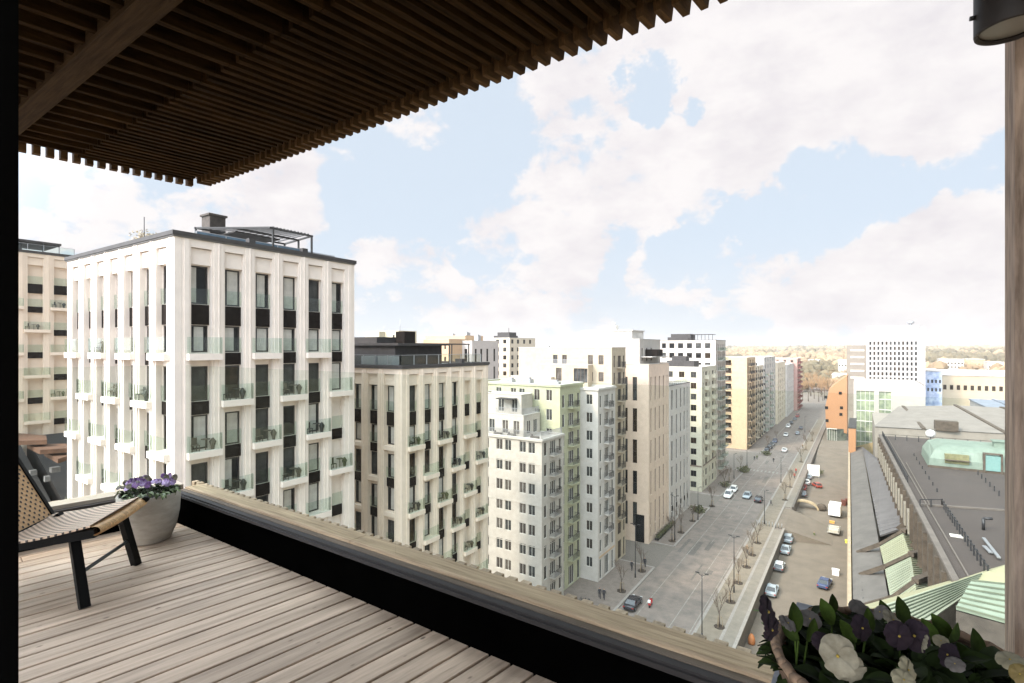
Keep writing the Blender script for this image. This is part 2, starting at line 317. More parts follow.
# ------------------------------------------------------------------ the pier-and-balcony blocks (three of one family)
def pier_block(name, label, X, Y, zr, WF, nF, WS, nS, wall, nst, left_plain=False, sides=('front', 'side'), group=None, floor0=0.0, left_balc=True):
    """front face looks to -Y from (X-WF..X), side face looks to +X from (Y..Y+WS); zr roof; corner at (X,Y)"""
    root = thing(name, label, 'building', (X, Y, 0), 0, group)
    RC = .40                                     # recess of the bays behind the piers
    wl = MB(); wins = []; balcs = []; pan = MB(); det = MB()
    for face, W_, nb in (('front', WF, nF), ('side', WS, nS)):
        if face == 'front': O = Vector((-WF, 0, 0)); u = Vector(UX); n = Vector(NF)
        else: O = Vector((0, 0, 0)); u = Vector(UY); n = Vector(NS)
        ce = .55; pitch = (W_ - 2 * ce) / nb; ow = pitch * .60
        Ob = O - n * RC; ops = []
        def bx(mb, a0, a1, d0, d1, z0, z1):       # d outward from the pier face
            p = O + u * a0 + n * d0; q = O + u * a1 + n * d1
            mb.box(min(p.x, q.x), max(p.x, q.x), min(p.y, q.y), max(p.y, q.y), z0, z1)
        zbot = zr - 7.2 - 3.1 * (nst - 2)
        for i in range(nb):
            c = ce + pitch * (i + .5); a0 = c - ow / 2; a1 = c + ow / 2
            idx = i if face == 'side' else (nb - 1 - i)
            odd = (idx % 2 == 0)
            # list of (z_bottom, z_top) of windows, relative to the roof
            W1 = [(-4.05, -1.6), (-7.15, -5.4)]
            z = -7.15
            st = 2
            P1 = [(-5.37, -4.08)]; B1 = []
            if odd: B1.append(-7.22)
            else: P1.append((-8.0, -7.18))
            k = 0
            while st < nst:
                zf = -7.22 - 3.1 * (st - 1)       # floor of this storey
                if odd:
                    pair_top = (st % 2 == 0)
                else:
                    pair_top = (st % 2 == 1)
                first = (st == 2)
                top = zf + 2.25 if not first else zf + 2.28
                W1.append((zf + .05, top))
                bal = (not pair_top)
                if bal: B1.append(zf)
                else: P1.append((zf - .82, zf + .02))
                st += 1
            for (z0, z1) in W1:
                ops.append((a0 + .05, a1 - .05, zr + z0, zr + z1, .14)); wins.append((Ob, u, n, a0 + .05, a1 - .05, zr + z0, zr + z1, .14))
            for (z0, z1) in P1:
                p = Ob + u * (a0 - .02) + n * .06; q = Ob + u * (a1 + .02) - n * .02
                pan_ = (min(p.x, q.x), max(p.x, q.x), min(p.y, q.y), max(p.y, q.y), zr + z0, zr + z1)
                balcs.append(('panel', pan_))
            for zf in B1:
                bx(det, c - pitch / 2 + .18, c + pitch / 2 - .18, -RC - .01, .02, zr + zf - .42, zr + zf)
                if left_balc or face == 'side':
                    balcs.append(('balc', O, u, n, c - pitch / 2 + .12, c + pitch / 2 + .10, zr + zf, .40))
            # juliet glass on the other windows
            for j, (z0, z1) in enumerate(W1):
                if not any(abs(zf - z0) < .2 for zf in B1) and j % 1 == 0:
                    balcs.append(('glass', Ob, u, n, a0, a1, zr + z0))
            # header: shallow recess above the top window
            bx(det, a0 - .02, a1 + .02, -RC - .01, -.16, zr - 1.55, zr - .55)
        wl.facade(Ob, u, n, W_, zr, ops)
        # piers
        edges = [0.0] + [ce + pitch * (i + .5) + s * ow / 2 for i in range(nb) for s in (-1, 1)] + [W_]
        for i in range(0, len(edges), 2):
            a0, a1 = edges[i], edges[i + 1]
            if face == 'side' and i == 0: a0 = RC + .03
            bx(wl, a0, a1, -RC - .02, 0, 0, zr - .505)
            m_ = (a0 + a1) / 2
            if i not in (0, len(edges) - 2):
                bx(det, m_ - .30, m_ + .30, -.01, .07, 0, zr - .05)
                bx(det, m_ - .035, m_ + .035, .06, .13, 0, zr - .02)
            else:
                bx(det, m_ - .15, m_ + .15, -.01, .06, 0, zr - .05)
        bx(wl, RC + .03 if face == 'side' else 0, W_, -RC - .02, .004 if face == 'side' else .003, zr - .5, zr)
    # hidden faces and the roof
    wl.box(-WF, -WF + .3, RC + .3, WS, 0, zr); wl.box(-WF + .3, -RC - .3, WS - .3, WS, 0, zr)
    wl.build('wall', wall, root)
    det.build('mouldings', wall, root)
    r = MB(); r.box(-WF - .05, .1, -.1, WS + .05, zr + .01, zr + .10); r.build('roof', M['roof_felt'], root)
    cp = MB()
    for (x0, x1, y0, y1) in ((-WF - .12, .16, -.16, .16), (-.16, .16, .16, WS + .1), (-WF - .12, -WF + .2, .16, WS + .1), (-WF + .2, -.16, WS - .2, WS + .1)):
        cp.box(x0, x1, y0, y1, zr + .1, zr + .36)
    cp.build('parapet_cap', M['roof_dark'], root)
    for i, a in enumerate(wins[:99]):
        O_, u, n, a0, a1, z0, z1, dp = a
        lit = zr - z0 < 8.0 or random.random() < .3
        pm = PN[2] if (lit and random.random() < .7) else random.choice([PN[0], PN[1], PN[3], PN[1]])
        wo = put_window(root, O_, u, n, a0, a1, z0, z1, dp, nx=1, nz=1, fm=M['dark_frame'], pm=PN[0] if pm is PN[2] else pm, t=.10)
        if pm is PN[2] or random.random() < .25:          # a pale curtain behind part of the glass
            f_ = random.choice([.35, .5, .62, .75, .75]); s0 = random.choice([.22, .22, 0.0]); k_ = ('cur', round(a1 - a0, 2), round(z1 - z0, 2), f_, s0)
            if k_ not in _w:
                cm_ = MB(); w_ = a1 - a0; h_ = z1 - z0; c0 = .08 + w_ * s0; c1 = min(w_ - .08, c0 + w_ * f_)
                for q_ in range(6): xa_, xb_ = c0 + (c1 - c0) * q_ / 6, c0 + (c1 - c0) * (q_ + 1) / 6; cm_.quad((xa_, -.030 - .006 * (q_ % 2), .09), (xb_, -.036 + .006 * (q_ % 2), .09), (xb_, -.036 + .006 * (q_ % 2), h_ - .09), (xa_, -.030 - .006 * (q_ % 2), h_ - .09))
                _w[k_] = cm_.mesh('curtain', PN[2])
            inst(_w[k_], 'curtain', wo, (0, 0, 0))
    gl = MB(); pcount = 0
    for b in balcs:
        if b[0] == 'panel':
            pb = MB(); x0, x1, y0, y1, z0, z1 = b[1]; pb.box(x0, x1, y0, y1, z0, z1); pb.build('spandrel_panel', M['dark_panel'], root)
        elif b[0] == 'balc':
            bo = put_balcony(root, b[1], b[2], b[3], b[4], b[5], b[6], b[7], 'glass', .42, mt=wall)
            if random.random() < .45:
                if 'bf' not in _w:
                    f_ = MB(); f_.box(0, .5, -.02, .40, .38, .42); f_.box(0, .5, .36, .40, .42, .85); f_.tube((.95, .18, 0), (.95, .18, .68), .03, .03, 6); f_.tube((.95, .18, .68), (.95, .18, .72), .28, .28, 12)
                    for (x_, y_) in ((.02, 0), (.45, 0), (.02, .36), (.45, .36)): f_.box(x_, x_ + .04, y_ - .01, y_ + .03, 0, .38)
                    f_.lathe([(.1, 0), (.13, .25), (.22, .5), (.05, .75)], 7, (1.35, .1, 0)); _w['bf'] = f_.mesh('balcony_furniture', M['dark_frame'])
                inst(_w['bf'], 'balcony_furniture', bo, (random.uniform(.1, .35), -.12, 0), mats=[random.choice([M['dark_frame'], M['brown_frame'], mat('shrub_leaf', (.10, .10, .045), .9, .3, 4, island=.35)])])
        else:
            O_, u, n, a0, a1, z0 = b[1:]; p = O_ + u * a0 + n * .10; q = O_ + u * a1 + n * .115
            g1 = MB(); g1.box(min(p.x, q.x), max(p.x, q.x), min(p.y, q.y), max(p.y, q.y), z0, z0 + 1.0); g1.build('window_guard', M['rail_glass'], root)
    return root
def roof_rail(root, pts, z, h=.95, mt=None, posts=True, name='roof_railing'):
    b = MB(); p_ = MB()
    for a, c in zip(pts[:-1], pts[1:]):
        b.beam((a[0], a[1], z + h / 2), (c[0], c[1], z + h / 2), .03, h)
    o = b.build(name, mt or M['rail_glass'], root)
    for a, c in zip(pts[:-1], pts[1:]):
        a = Vector((*a, 0)); c = Vector((*c, 0)); l = (c - a).length; nn = max(1, int(l / 1.6))
        for i in range(nn + 1):
            q = a.lerp(c, i / nn); p_.box(q.x - .03, q.x + .03, q.y - .035, q.y + .035, z, z + h + .03)
        p_.beam((a.x, a.y, z + h + .03), (c.x, c.y, z + h + .03), .05, .04)
    p_.build('rail_post', M['steel'], o)
# --- tall tan block at the left edge
zb0 = 52.2
b0 = pier_block('apartment_block', 'distant tan apartment block with glass balconies, at the left edge behind the tall white block', -93.5, 2.5, zb0, 12, 4, 26.0, 9, M['b0_tan'], 9, left_balc=False)
ph = MB(); ph.box(-8, -2.5, 8, 20.5, zb0 + .1, zb0 + 1.7); ph.box(-8.5, -1.5, 7.5, 24.5, zb0 + 1.7, zb0 + 2.0); ph.box(-6, -4.2, 14.5, 16.5, zb0 + 2.0, zb0 + 3.4); ph.build('penthouse', M['roof_dark'], b0)
for yy in (22.5, 24.3):
    q = MB(); q.tube((-1.7, yy, zb0 + .1), (-1.7, yy, zb0 + 1.7), .06); q.build('canopy_post', M['dark_metal'], b0)
roof_rail(b0, [(-.3, .3), (-.3, 25.6)], zb0 + .36, .9)
q = MB(); q.tube((-3, 18.7, zb0 + 2), (-3, 18.7, zb0 + 5.6), .06); q.build('mast', M['dark_metal'], b0)
# --- big white block
zb1 = 46.3
b1 = pier_block('apartment_block', 'tall bright white apartment block with dark panels and glass balconies, nearest of all', -35.0, 15.4, zb1, 17.9, 7, 13.75, 6, M['white_render'], 8)
q = MB(); q.box(-7.4, -6.2, 5.2, 6.4, zb1 + .1, zb1 + 3.25); q.box(-7.5, -6.1, 5.1, 6.5, zb1 + 3.25, zb1 + 3.4)
for i in range(12): q.box(-6.2, -6.17, 5.25 + i * .09, 5.29 + i * .09, zb1 + 1.2, zb1 + 3.2)
q.build('chimney', mat('chimney_brown', (.07, .055, .045), .8, .2, 4), b1)
pg = MB(); zp = zb1 + 1.95
for (xx, yy) in ((-6, 4.1), (-6, 7.6), (-6, 11.3), (-1.3, 7.3), (-1.3, 10.6), (-3.6, 11.0)): pg.box(xx - .06, xx + .06, yy - .06, yy + .06, zb1 + .1, zp)
for (a_, c_) in (((-6, 4.0), (-6, 11.4)), ((-1.3, 7.0), (-1.3, 10.7)), ((-6, 4.1), (-1.3, 7.1)), ((-6, 11.3), (-1.3, 10.6)), ((-3.6, 5.6), (-3.6, 11.0))): pg.beam((*a_, zp + .06), (*c_, zp + .06), .12, .13)
for i in range(1, 12): t = i / 12; pg.beam((-6, 4.1 + 7.2 * t, zp + .17), (-1.3, 7.1 + 3.5 * t, zp + .17), .09, .08)
pg.build('roof_pergola', M['dark_frame'], b1)
q = MB(); q.box(-5.9, -3.7, 5.8, 9.4, zb1 + 1.75, zb1 + 1.85); q.build('sun_sail', M['roof_dark'], b1)
roof_rail(b1, [(-1.9, 2.2), (-1.9, 10.0)], zb1 + .12, .80, M['blue_glass'])
roof_rail(b1, [(-12.0, 1.2), (-2.6, 1.2)], zb1 + .12, .75)
q = MB(); q.box(-2.2, -1.3, 9.9, 12.8, zb1 + .36, zb1 + .75); q.build('roof_planter', M['steel'], b1)
q = MB(); q.box(-.55, -.1, 4.8, 5.25, zb1 + .36, zb1 + .72); q.box(-.55, -.15, 9.0, 9.45, zb1 + .36, zb1 + .7); q.build('roof_vent', M['roof_dark'], b1)
for xx in (-13.6, -12.5):
    q = MB(); q.tube((xx, 3, zb1 + .1), (xx, 3, zb1 + 2.0), .13, .15); q.build('furled_parasol', mat('greige_cloth', (.25, .22, .2), .9, .1, 3), b1)
q = MB(); q.tube((-5.4, .5, zb1 + .3), (-5.4, .5, zb1 + 2.0), .03); q.build('mast', M['dark_metal'], b1)
q = MB(); random.seed(3)
for i in range(170):
    p = Vector((random.gauss(0, .4), random.gauss(0, .35), random.gauss(0, .18))); c = Vector((-7.9, 1.6, zb1 + 1.15)) + p
    d = Vector((random.uniform(-1, 1), random.uniform(-1, 1), random.uniform(0, 1))).normalized() * .16
    sd = d.orthogonal().normalized() * .04; q.quad(c - sd, c + sd, c + d)
q.tube((-7.9, 1.6, zb1 + .1), (-7.9, 1.6, zb1 + 1.0), .2, .25)
q.build('roof_shrub', mat('dry_straw', (.42, .33, .2), .9, .2, 4), b1)
# --- stone block
zb2 = 37.45
b2 = pier_block('apartment_block', 'cream stone apartment block with dark penthouse, second along the street after the white one', -35.0, 34.6, zb2, 17.0, 7, 13.4, 6, M['b2_stone'], 9, left_balc=False)
q = MB(); q.box(-14, -3.5, 2.5, 9.5, zb2 + .1, zb2 + 2.2); q.box(-14.2, -2.8, 2.2, 10.0, zb2 + 2.2, zb2 + 2.45); q.box(-13, -6.9, 3.2, 8.5, zb2 + 2.45, zb2 + 3.1)
for i in range(60): q.box(-3.5, -3.46, 2.55 + i * .115, 2.6 + i * .115, zb2 + .1, zb2 + 2.15)
q.build('penthouse', M['roof_dark'], b2)
q = MB(); q.box(-6.2, -4.9, 5.2, 6.8, zb2 + 2.45, zb2 + 3.7); q.build('chimney', M['dark_panel'], b2)
q = MB()
for xx, yy in ((-2.0, 9.0), (-2.0, 12.4), (-4.5, 12.4)): q.box(xx - .05, xx + .05, yy - .05, yy + .05, zb2 + .1, zb2 + 2.3)
q.box(-2.06, -1.94, 2.2, 12.5, zb2 + 2.3, zb2 + 2.43); q.box(-4.6, -2.06, 12.34, 12.46, zb2 + 2.3, zb2 + 2.43); q.box(-3.0, -2.9, 9, 12.34, zb2 + 2.3, zb2 + 2.43)
q.build('roof_pergola', M['dark_frame'], b2)
q = MB()
for xx in (-11.7, -6.6, -4.2): q.box(xx, xx + 1.9, .9, 1.9, zb2 + .2, zb2 + 1.15)
q.build('roof_unit', M['steel'], b2)
q = MB(); q.box(-11, -10.2, 2.3, 2.44, zb2 + .2, zb2 + 2.6); q.build('door', M['pale_frame'], b2)
roof_rail(b2, [(-12.5, .4), (-.6, .4), (-.6, 12.8)], zb2 + .3, .95)
q = MB(); q.box(-1.1, -.2, 8.9, 9.4, zb2 + .36, zb2 + .8); q.build('roof_vent', M['roof_dark'], b2)

# ------------------------------------------------------------------ generic blocks
def block(name, label, X, Y, WF, WS, z0, z1, wall, F_=None, S_=None, cat='building', roofm='roof_pale', parapet=.35, group=None, root=None, cornice=False, wall_name='wall', roof_name='roof', rz=0, fm=None, pms=None, base=None):
    """corner at (X,Y): front toward -Y, side toward +X.  F_/S_: dict(cols=[(centre,width,nx)], rows=[(z0,z1)], depth, balc=[(col idx, row idx list, kind, extra)])"""
    if root is None: root = thing(name, label, cat, (X, Y, 0), rz, group); ox = oy = 0.0
    else: ox, oy = X - root.location.x, Y - root.location.y
    wl = MB(); jobs = []; n_ = 0
    for face, spec, W_ in (('f', F_, WF), ('s', S_, WS)):
        O = Vector((ox - WF, oy, z0)) if face == 'f' else Vector((ox, oy, z0)); u, n = (Vector(UX), Vector(NF)) if face == 'f' else (Vector(UY), Vector(NS))
        ops = []
        if spec:
            dp = spec.get('depth', .18)
            for ci, (c, wd, nx) in enumerate(spec['cols']):
                if c < 0: c = W_ + c
                for ri, (a, b) in enumerate(spec['rows']):
                    if spec.get('skip') and (ci, ri) in spec['skip']: continue
                    if a < z0 or b > z1 - .1: continue
                    x0, x1 = c - wd / 2, c + wd / 2
                    if x0 < .1 or x1 > W_ - .1: continue
                    ops.append((x0, x1, a - z0, b - z0, dp)); jobs.append((O, u, n, x0, x1, a - z0, b - z0, dp, nx, spec.get('nz', 1)))
            for (ci, rows, kind, proj, wid, bm) in spec.get('balc', []):
                c = spec['cols'][ci][0]; c = W_ + c if c < 0 else c
                for ri in rows:
                    if ri >= len(spec['rows']): continue
                    a = spec['rows'][ri][0]
                    if a < z0: continue
                    put_balcony(root, O, u, n, max(0.02, c - wid / 2), min(W_ - .02, c + wid / 2), a - z0 - .06, proj, kind, .16, mt=wall, rail_m=bm, h=1.0)
        wl.facade(O, u, n, W_, z1 - z0, ops)
    t = .25
    wl.box(ox - WF, ox - WF + t, oy + .3, oy + WS, z0, z1); wl.box(ox - WF + t, ox - .3, oy + WS - t, oy + WS, z0, z1)
    if parapet:
        for (a, b, c, d) in ((ox - WF, ox, oy + .001, oy + t), (ox - t, ox - .001, oy + t, oy + WS - t)): wl.box(a, b, c, d, z1 - .02, z1 + .0)
    if cornice:
        for (a, b, c, d) in ((ox - WF - .15, ox + .2, oy - .2, oy + .02), (ox - .02, ox + .2, oy + .02, oy + WS + .15)): wl.box(a, b, c, d, z1 - .3, z1 - .05)
    wl.build(wall_name, wall, root)
    if base:
        hb, bmt = base; g = MB(); g.box(ox - WF - .06, ox + .06, oy - .06, oy - .004, z0, z0 + hb) if False else None
    r = MB(); r.box(ox - WF + .1, ox - .1, oy + .1, oy + WS - .1, z1 - .4, z1 - .25); r.build(roof_name, M[roofm], root)
    c = MB()
    for (a, b, cc, d) in ((ox - WF - .05, ox + .06, oy - .06, oy + .26), (ox - .26, ox + .06, oy + .26, oy + WS + .05), (ox - WF - .05, ox - WF + .26, oy + .26, oy + WS + .05), (ox - WF + .26, ox - .26, oy + WS - .26, oy + WS + .05)):
        c.box(a, b, cc, d, z1 + .005, z1 + .08)
    c.build('coping', M['pale_frame'] if roofm == 'roof_pale' else M['roof_dark'], root)
    cap = 98 - sum(1 for ch in root.children if ch.name.startswith('window'))
    for j in jobs[:max(0, cap)]:
        put_window(root, *j[:8], nx=j[8], nz=j[9], fm=fm, pm=random.choice(pms) if pms else None, t=.06)
    if len(jobs) > max(0, cap):
        fr = MB(); gl = MB()
        for j in jobs[max(0, cap):]:
            O, u, n, a0, a1, b0_, b1_, dp = j[:8]; A = lambda a, b, e: O + u * a + Vector((0, 0, b)) - n * e
            gl.quad(A(a0, b0_, dp - .02), A(a1, b0_, dp - .02), A(a1, b1_, dp - .02), A(a0, b1_, dp - .02))
        tag(gl.build('windows', PN[0], root), kind='stuff')
    return root
def rows(zf, st, n, lo, hi): return [(zf + st * i + lo, zf + st * i + hi) for i in range(n)]
def junk(root, z, spots, m='steel'):
    for (x, y, a, b, h) in spots:
        q = MB(); q.box(x, x + a, y, y + b, z, z + h); q.box(x + a * .2, x + a * .8, y + b * .2, y + b * .8, z + h, z + h + .25)
        q.build('roof_unit', M[m], root)
white2 = mat('warm_white', (0.44, 0.405, 0.355), .85, .06, 1.2, big=.15)
green1 = mat('pale_green', (0.4, 0.4, 0.27), .85, .06, 1.2, big=.15)
yellow1 = mat('pale_yellow', (0.4, 0.335, 0.245), .85, .06, 1.2, big=.15)
tan1 = mat('warm_tan', (0.6, 0.465, 0.36), .85, .05, 1.0, big=.15)
white3 = mat('cool_white', (0.49, 0.455, 0.415), .85, .05, 1.0, big=.15)
green2 = mat('sage_green', (0.47, 0.44, 0.34), .85, .06, 1.2, big=.15)
grey1 = mat('grey_render', (0.451, 0.443, 0.415), .85, .06, 1.2, big=.15)
brown1 = mat('brown_brick', (0.226, 0.172, 0.135), .9, .2, 4)
ochre1 = mat('ochre_render', (0.5, 0.365, 0.235), .85, .06, 1.0, big=.15)
cream2 = mat('cream_render', (0.595, 0.515, 0.398), .85, .06, 1.0, big=.15)
pink1 = mat('pink_render', (0.42, 0.25, 0.21), .85, .06, 1.0, big=.15)
red1 = mat('red_render', (0.2, 0.07, 0.06), .85, .1, 1.0)
brick_o = mat('orange_brick', (0.4, 0.2, 0.1), .9, .12, 8, big=.1)
lowp = mat('low_dark', (.14, .12, .10), .8, .1, 2)
pd = [PN[0], PN[0], PN[1], PN[3]]
ps = [mat('pane_soft', (.13, .115, .10), .08, .35, .8, spec=.15), mat('pane_soft_dark', (.075, .065, .058), .08, .3, .8, spec=.15), PN[1]]
# white corner block (with terraces)
XS = -39.0; Yc = yx(541.8, XS); Ye = yx(563.7, XS)
r10 = rows(.2, 3.07, 9, 1.0, 2.6)
W4 = 14.0
b4 = block('apartment_building', 'small white corner block with roof terraces, in front of the pale green one', XS, Yc, W4, Ye - Yc, 0, 25.8, white2,
    dict(cols=[(-1.75, 1.15, 2), (-3.35, 1.15, 2), (-6.0, 1.15, 2), (-7.6, 1.15, 2), (-10.2, 1.15, 2), (-11.8, 1.15, 2)], rows=rows(-1.85, 3.07, 9, .9, 2.55), depth=.16),
    dict(cols=[(1.1, .9, 1), (3.4, 1.7, 3), (5.7, .9, 1)], rows=rows(-1.85, 3.07, 9, .55, 2.55), depth=.16, balc=[(1, [2, 3, 4, 5, 6, 7, 8], 'bars', .9, 2.3, None)]), cornice=True, fm=M['pale_frame'], pms=ps, roofm='roof_pale')
st4 = MB()
for zz in (3.6, 9.7, 15.9, 22.0): st4.box(-W4, .05, -.05, .02, zz, zz + .1); st4.box(-.02, .05, .02, Ye - Yc, zz, zz + .1)
st4.build('string_course', white2, b4)
block('', '', XS - 4.2, Yc + 1.6, W4 - 4.2, 5.0, 25.4, 28.9, white2, dict(cols=[(-1.3, 1.1, 2), (-3.4, 1.1, 2), (-6.0, 1.1, 2)], rows=[(25.9, 28.0)], depth=.15), dict(cols=[(1.6, 1.1, 2), (3.6, 1.2, 2)], rows=[(25.9, 28.0)], depth=.15), root=b4, fm=M['pale_frame'], pms=ps, wall_name='upper_wall', roof_name='upper_roof')
block('', '', XS - 5.6, Yc + 3.2, W4 - 5.6, 3.4, 28.6, 31.9, white2, dict(cols=[(-1.3, 1.1, 2), (-3.9, 1.1, 2)], rows=[(29.1, 31.2)], depth=.15), None, root=b4, fm=M['pale_frame'], pms=ps, wall_name='top_wall', roof_name='top_roof')
def barrail(root, pts, z, h=1.0, m=None, name='terrace_railing'):
    b = MB()
    for a, c in zip(pts[:-1], pts[1:]):
        a = Vector((*a, z)); c = Vector((*c, z)); l = (c - a).length; nn = int(l / .16)
        for i in range(nn + 1):
            q = a.lerp(c, i / nn); b.box(q.x - .02, q.x + .02, q.y - .02, q.y + .02, z, z + h)
        b.beam(a + Vector((0, 0, h)), c + Vector((0, 0, h)), .06, .05)
    return b.build(name, m or M['steel'], root)
barrail(b4, [(-13.5, .15), (-.15, .15), (-.15, 6.5)], 25.85)
barrail(b4, [(-4.3, 6.4), (-4.3, 1.7), (-9.5, 1.7)], 28.95)
q = MB(); q.box(-9.5, -6.4, 1.7, 3.4, 31.2, 31.35); q.build('canopy', M['dark_frame'], b4)
for (xx, yy, zz) in ((-2.6, 1.0, 25.5), (-6.8, .9, 25.5), (-9.3, .8, 25.5)):
    q = MB(); q.box(xx, xx + 1.3, yy, yy + .6, zz, zz + .5); q.box(xx + .1, xx + .3, yy + .1, yy + .3, zz + .5, zz + .8); q.build('terrace_bench', random.choice([M['brown_frame'], M['pale_frame']]), b4)
q = MB(); q.tube((-9.9, -.08, 0), (-9.9, -.08, 25.0), .07); q.build('downpipe', M['steel'], b4)
# pale green block behind it
YG0 = Ye + .25; YG1 = yx(582, -40.0)
b5 = block('apartment_building', 'pale green block rising right behind the small white corner block', -39.8, YG0, 17.5, YG1 - YG0, 0, 33.4, green1,
    dict(cols=[(-2.0, 1.1, 2), (-4.3, 1.1, 2), (-7.2, 1.1, 2), (-8.9, 1.1, 2), (-11.9, 1.1, 2)], rows=rows(-1.3, 3.12, 11, .9, 2.7), depth=.16),
    dict(cols=[(1.2, .9, 1), (3.9, 1.9, 3), (6.6, .9, 1)], rows=[(.3, 3.4)] + rows(4.2, 3.12, 9, .5, 2.6), depth=.16, balc=[(1, list(range(1, 10)), 'bars', .95, 2.6, None)]), cornice=True, fm=M['pale_frame'], pms=ps)
junk(b5, 33.0, [(-9, 3, 1.6, 1.2, 1.0), (-13, 4, 1.2, 1.2, .8), (-5, 5, 2.0, 1.0, .6)])
# low link
b5b = block('shop_building', 'low grey shop front wedged between the pale green block and the slim white block', -38.2, YG1 + .15, 6, 2.6, 0, 7.2, grey1, dict(cols=[(-1.6, 1.2, 1)], rows=[(.6, 3.2), (4, 6.2)]), dict(cols=[(1.4, 1.3, 1)], rows=[(.4, 3.2), (4, 6.2)]), fm=M['brown_frame'], pms=[PN[3]])
# slim white block
YB = yx(598, -36.5); YB1 = yx(615.3, -36.5)
b6 = block('apartment_building', 'slim white block between the pale green block and the tall yellow one', -36.5, YB, 9, YB1 - YB, 0, 32.5, white3,
    dict(cols=[(-1.6, 1.15, 2), (-4.4, 1.15, 2)], rows=rows(-1.6, 3.05, 11, .9, 2.6), depth=.16),
    dict(cols=[(1.1, .8, 1), (3.7, 1.8, 3), (6.2, .8, 1)], rows=[(.3, 3.6)] + rows(4.3, 3.05, 9, .5, 2.6), depth=.16, balc=[(1, [2, 3, 4, 5, 6, 7, 8, 9], 'bars', .9, 2.3, None)]), cornice=True, fm=M['pale_frame'], pms=ps)
q = MB(); q.box(-.003, .05, .5, YB1 - YB - .4, 3.9, 4.2); q.build('shop_awning', ochre1, b6)
# tall yellow block
YY0 = YB1 + .1; YY1 = yx(626.5, -37.0)
b7 = block('apartment_building', 'tall pale yellow block with stepped back terraces, behind the slim white block', -37.2, YY0, 20.0, YY1 - YY0, 0, 39.4, yellow1,
    dict(cols=[(-2.1, 1.0, 2), (-4.2, 1.0, 2), (-9.6, 1.0, 2), (-11.6, 1.0, 2)], rows=rows(-1.8, 3.1, 13, .9, 2.6), depth=.16),
    dict(cols=[(1.2, .7, 1), (3.6, 1.6, 3), (5.8, .7, 1)], rows=[(.3, 3.6)] + rows(4.3, 3.1, 11, .5, 2.6), depth=.16, balc=[(1, list(range(2, 13)), 'bars', .9, 2.2, None)]), cornice=False, fm=M['brown_frame'], pms=ps)
block('', '', -41.0, YY0 - 1.9, 10, 1.85, 0, 36.2, yellow1, dict(cols=[(-1.5, 2.8, 4), (-6, 1.2, 2)], rows=[(33.0, 35.6)]), None, root=b7, fm=M['brown_frame'], pms=ps, wall_name='bay_wall', roof_name='bay_roof')
barrail(b7, [(-14, -1.8), (-4.0, -1.8)], 36.25, .9)
block('', '', -48.0, YY0 - 3.2, 9, 3.1, 0, 33.8, cream2, dict(cols=[(-1.8, 1.1, 2), (-4.6, 1.1, 2)], rows=[(30.8, 32.8)]), dict(cols=[(1.5, 1.1, 2)], rows=[(30.8, 32.8)]), root=b7, fm=M['brown_frame'], pms=ps, wall_name='low_wall', roof_name='low_roof')
# bright penthouse block further left
xw0, xw1 = xy(531, 100.0), xy(562, 100.0)
b7b = block('apartment_building', 'plain bright white block peeking over the pale green roof', xw1, 100.0, xw1 - xw0, 6, 0, 38.4, white2, dict(cols=[(-1.6, .7, 1)], rows=[(34.4, 36.6)]), None, fm=M['brown_frame'])
junk(b7b, 38.4, [(-5.2, 2, .8, .8, 1.3), (-1.6, 1.2, .7, .7, .8)])
# tan block with slit windows; tall white set-back part
YT = 102.8; YT1 = yx(668.8, -35.2)
zt = 36.0
dr = [(zt - 7.4 - 6.35 * i, zt - 2.6 - 6.35 * i) for i in range(5)]
b8 = block('apartment_building', 'warm tan block with tall narrow two storey windows, on the corner past the side street', -35.2, YT, 5.8, YT1 - YT, 0, zt, tan1,
    dict(cols=[(-2.9, .95, 1), (-4.9, .95, 1)], rows=dr, depth=.25, nz=2),
    dict(cols=[(1.5, .75, 1), (4.2, .85, 1), (6.9, .85, 1), (9.6, .85, 1), (12.1, .6, 1)], rows=dr + [(1.0, 3.4)], depth=.25, nz=2), fm=M['brown_frame'], pms=[PN[0], PN[1], PN[3]])
block('', '', -37.2, YT + .32, 15.5, YT1 - YT - .1, zt - .5 if False else 0, 41.1, mat('white_top', (0.39, 0.355, 0.315), .85, .05, 1, big=.15),
    dict(cols=[(-10.6, .9, 1), (-13.0, .9, 1)], rows=[(36.8, 39.2), (32.0, 35.0)], depth=.2), dict(cols=[(1.6, .8, 1), (4.4, .8, 1), (7.2, .8, 1)], rows=[(36.6, 39.3)], depth=.2), root=b8, fm=M['brown_frame'], pms=pd, wall_name='tower_wall', roof_name='tower_roof')
q = MB(); q.box(-1.95, .5, 3.6, 7.4, 37.6, 39.0); q.build('balcony', M['dark_panel'], b8); q = MB(); q.box(-1.95, .4, 1.0, 12, 37.4, 37.55); q.build('balcony_slab', M['roof_pale'], b8)
q = MB(); q.box(-16, -4.6, 3.0, 10, 41.1, 42.9); q.box(-16.3, -4.4, 2.8, 10.3, 42.9, 43.1); q.build('penthouse', M['roof_pale'], b8)
q = MB(); q.box(-10.2, -8.6, 4, 5.4, 43.1, 44.2); q.tube((-9.4, 4.7, 44.2), (-9.4, 4.7, 44.8), .4); q.build('chimney', M['pale_frame'], b8)
# entrance recess glass
q = MB(); q.box(-2.7, -.9, -.08, -.004, .1, 5.6); q.build('entrance_glazing', PN[0], b8)
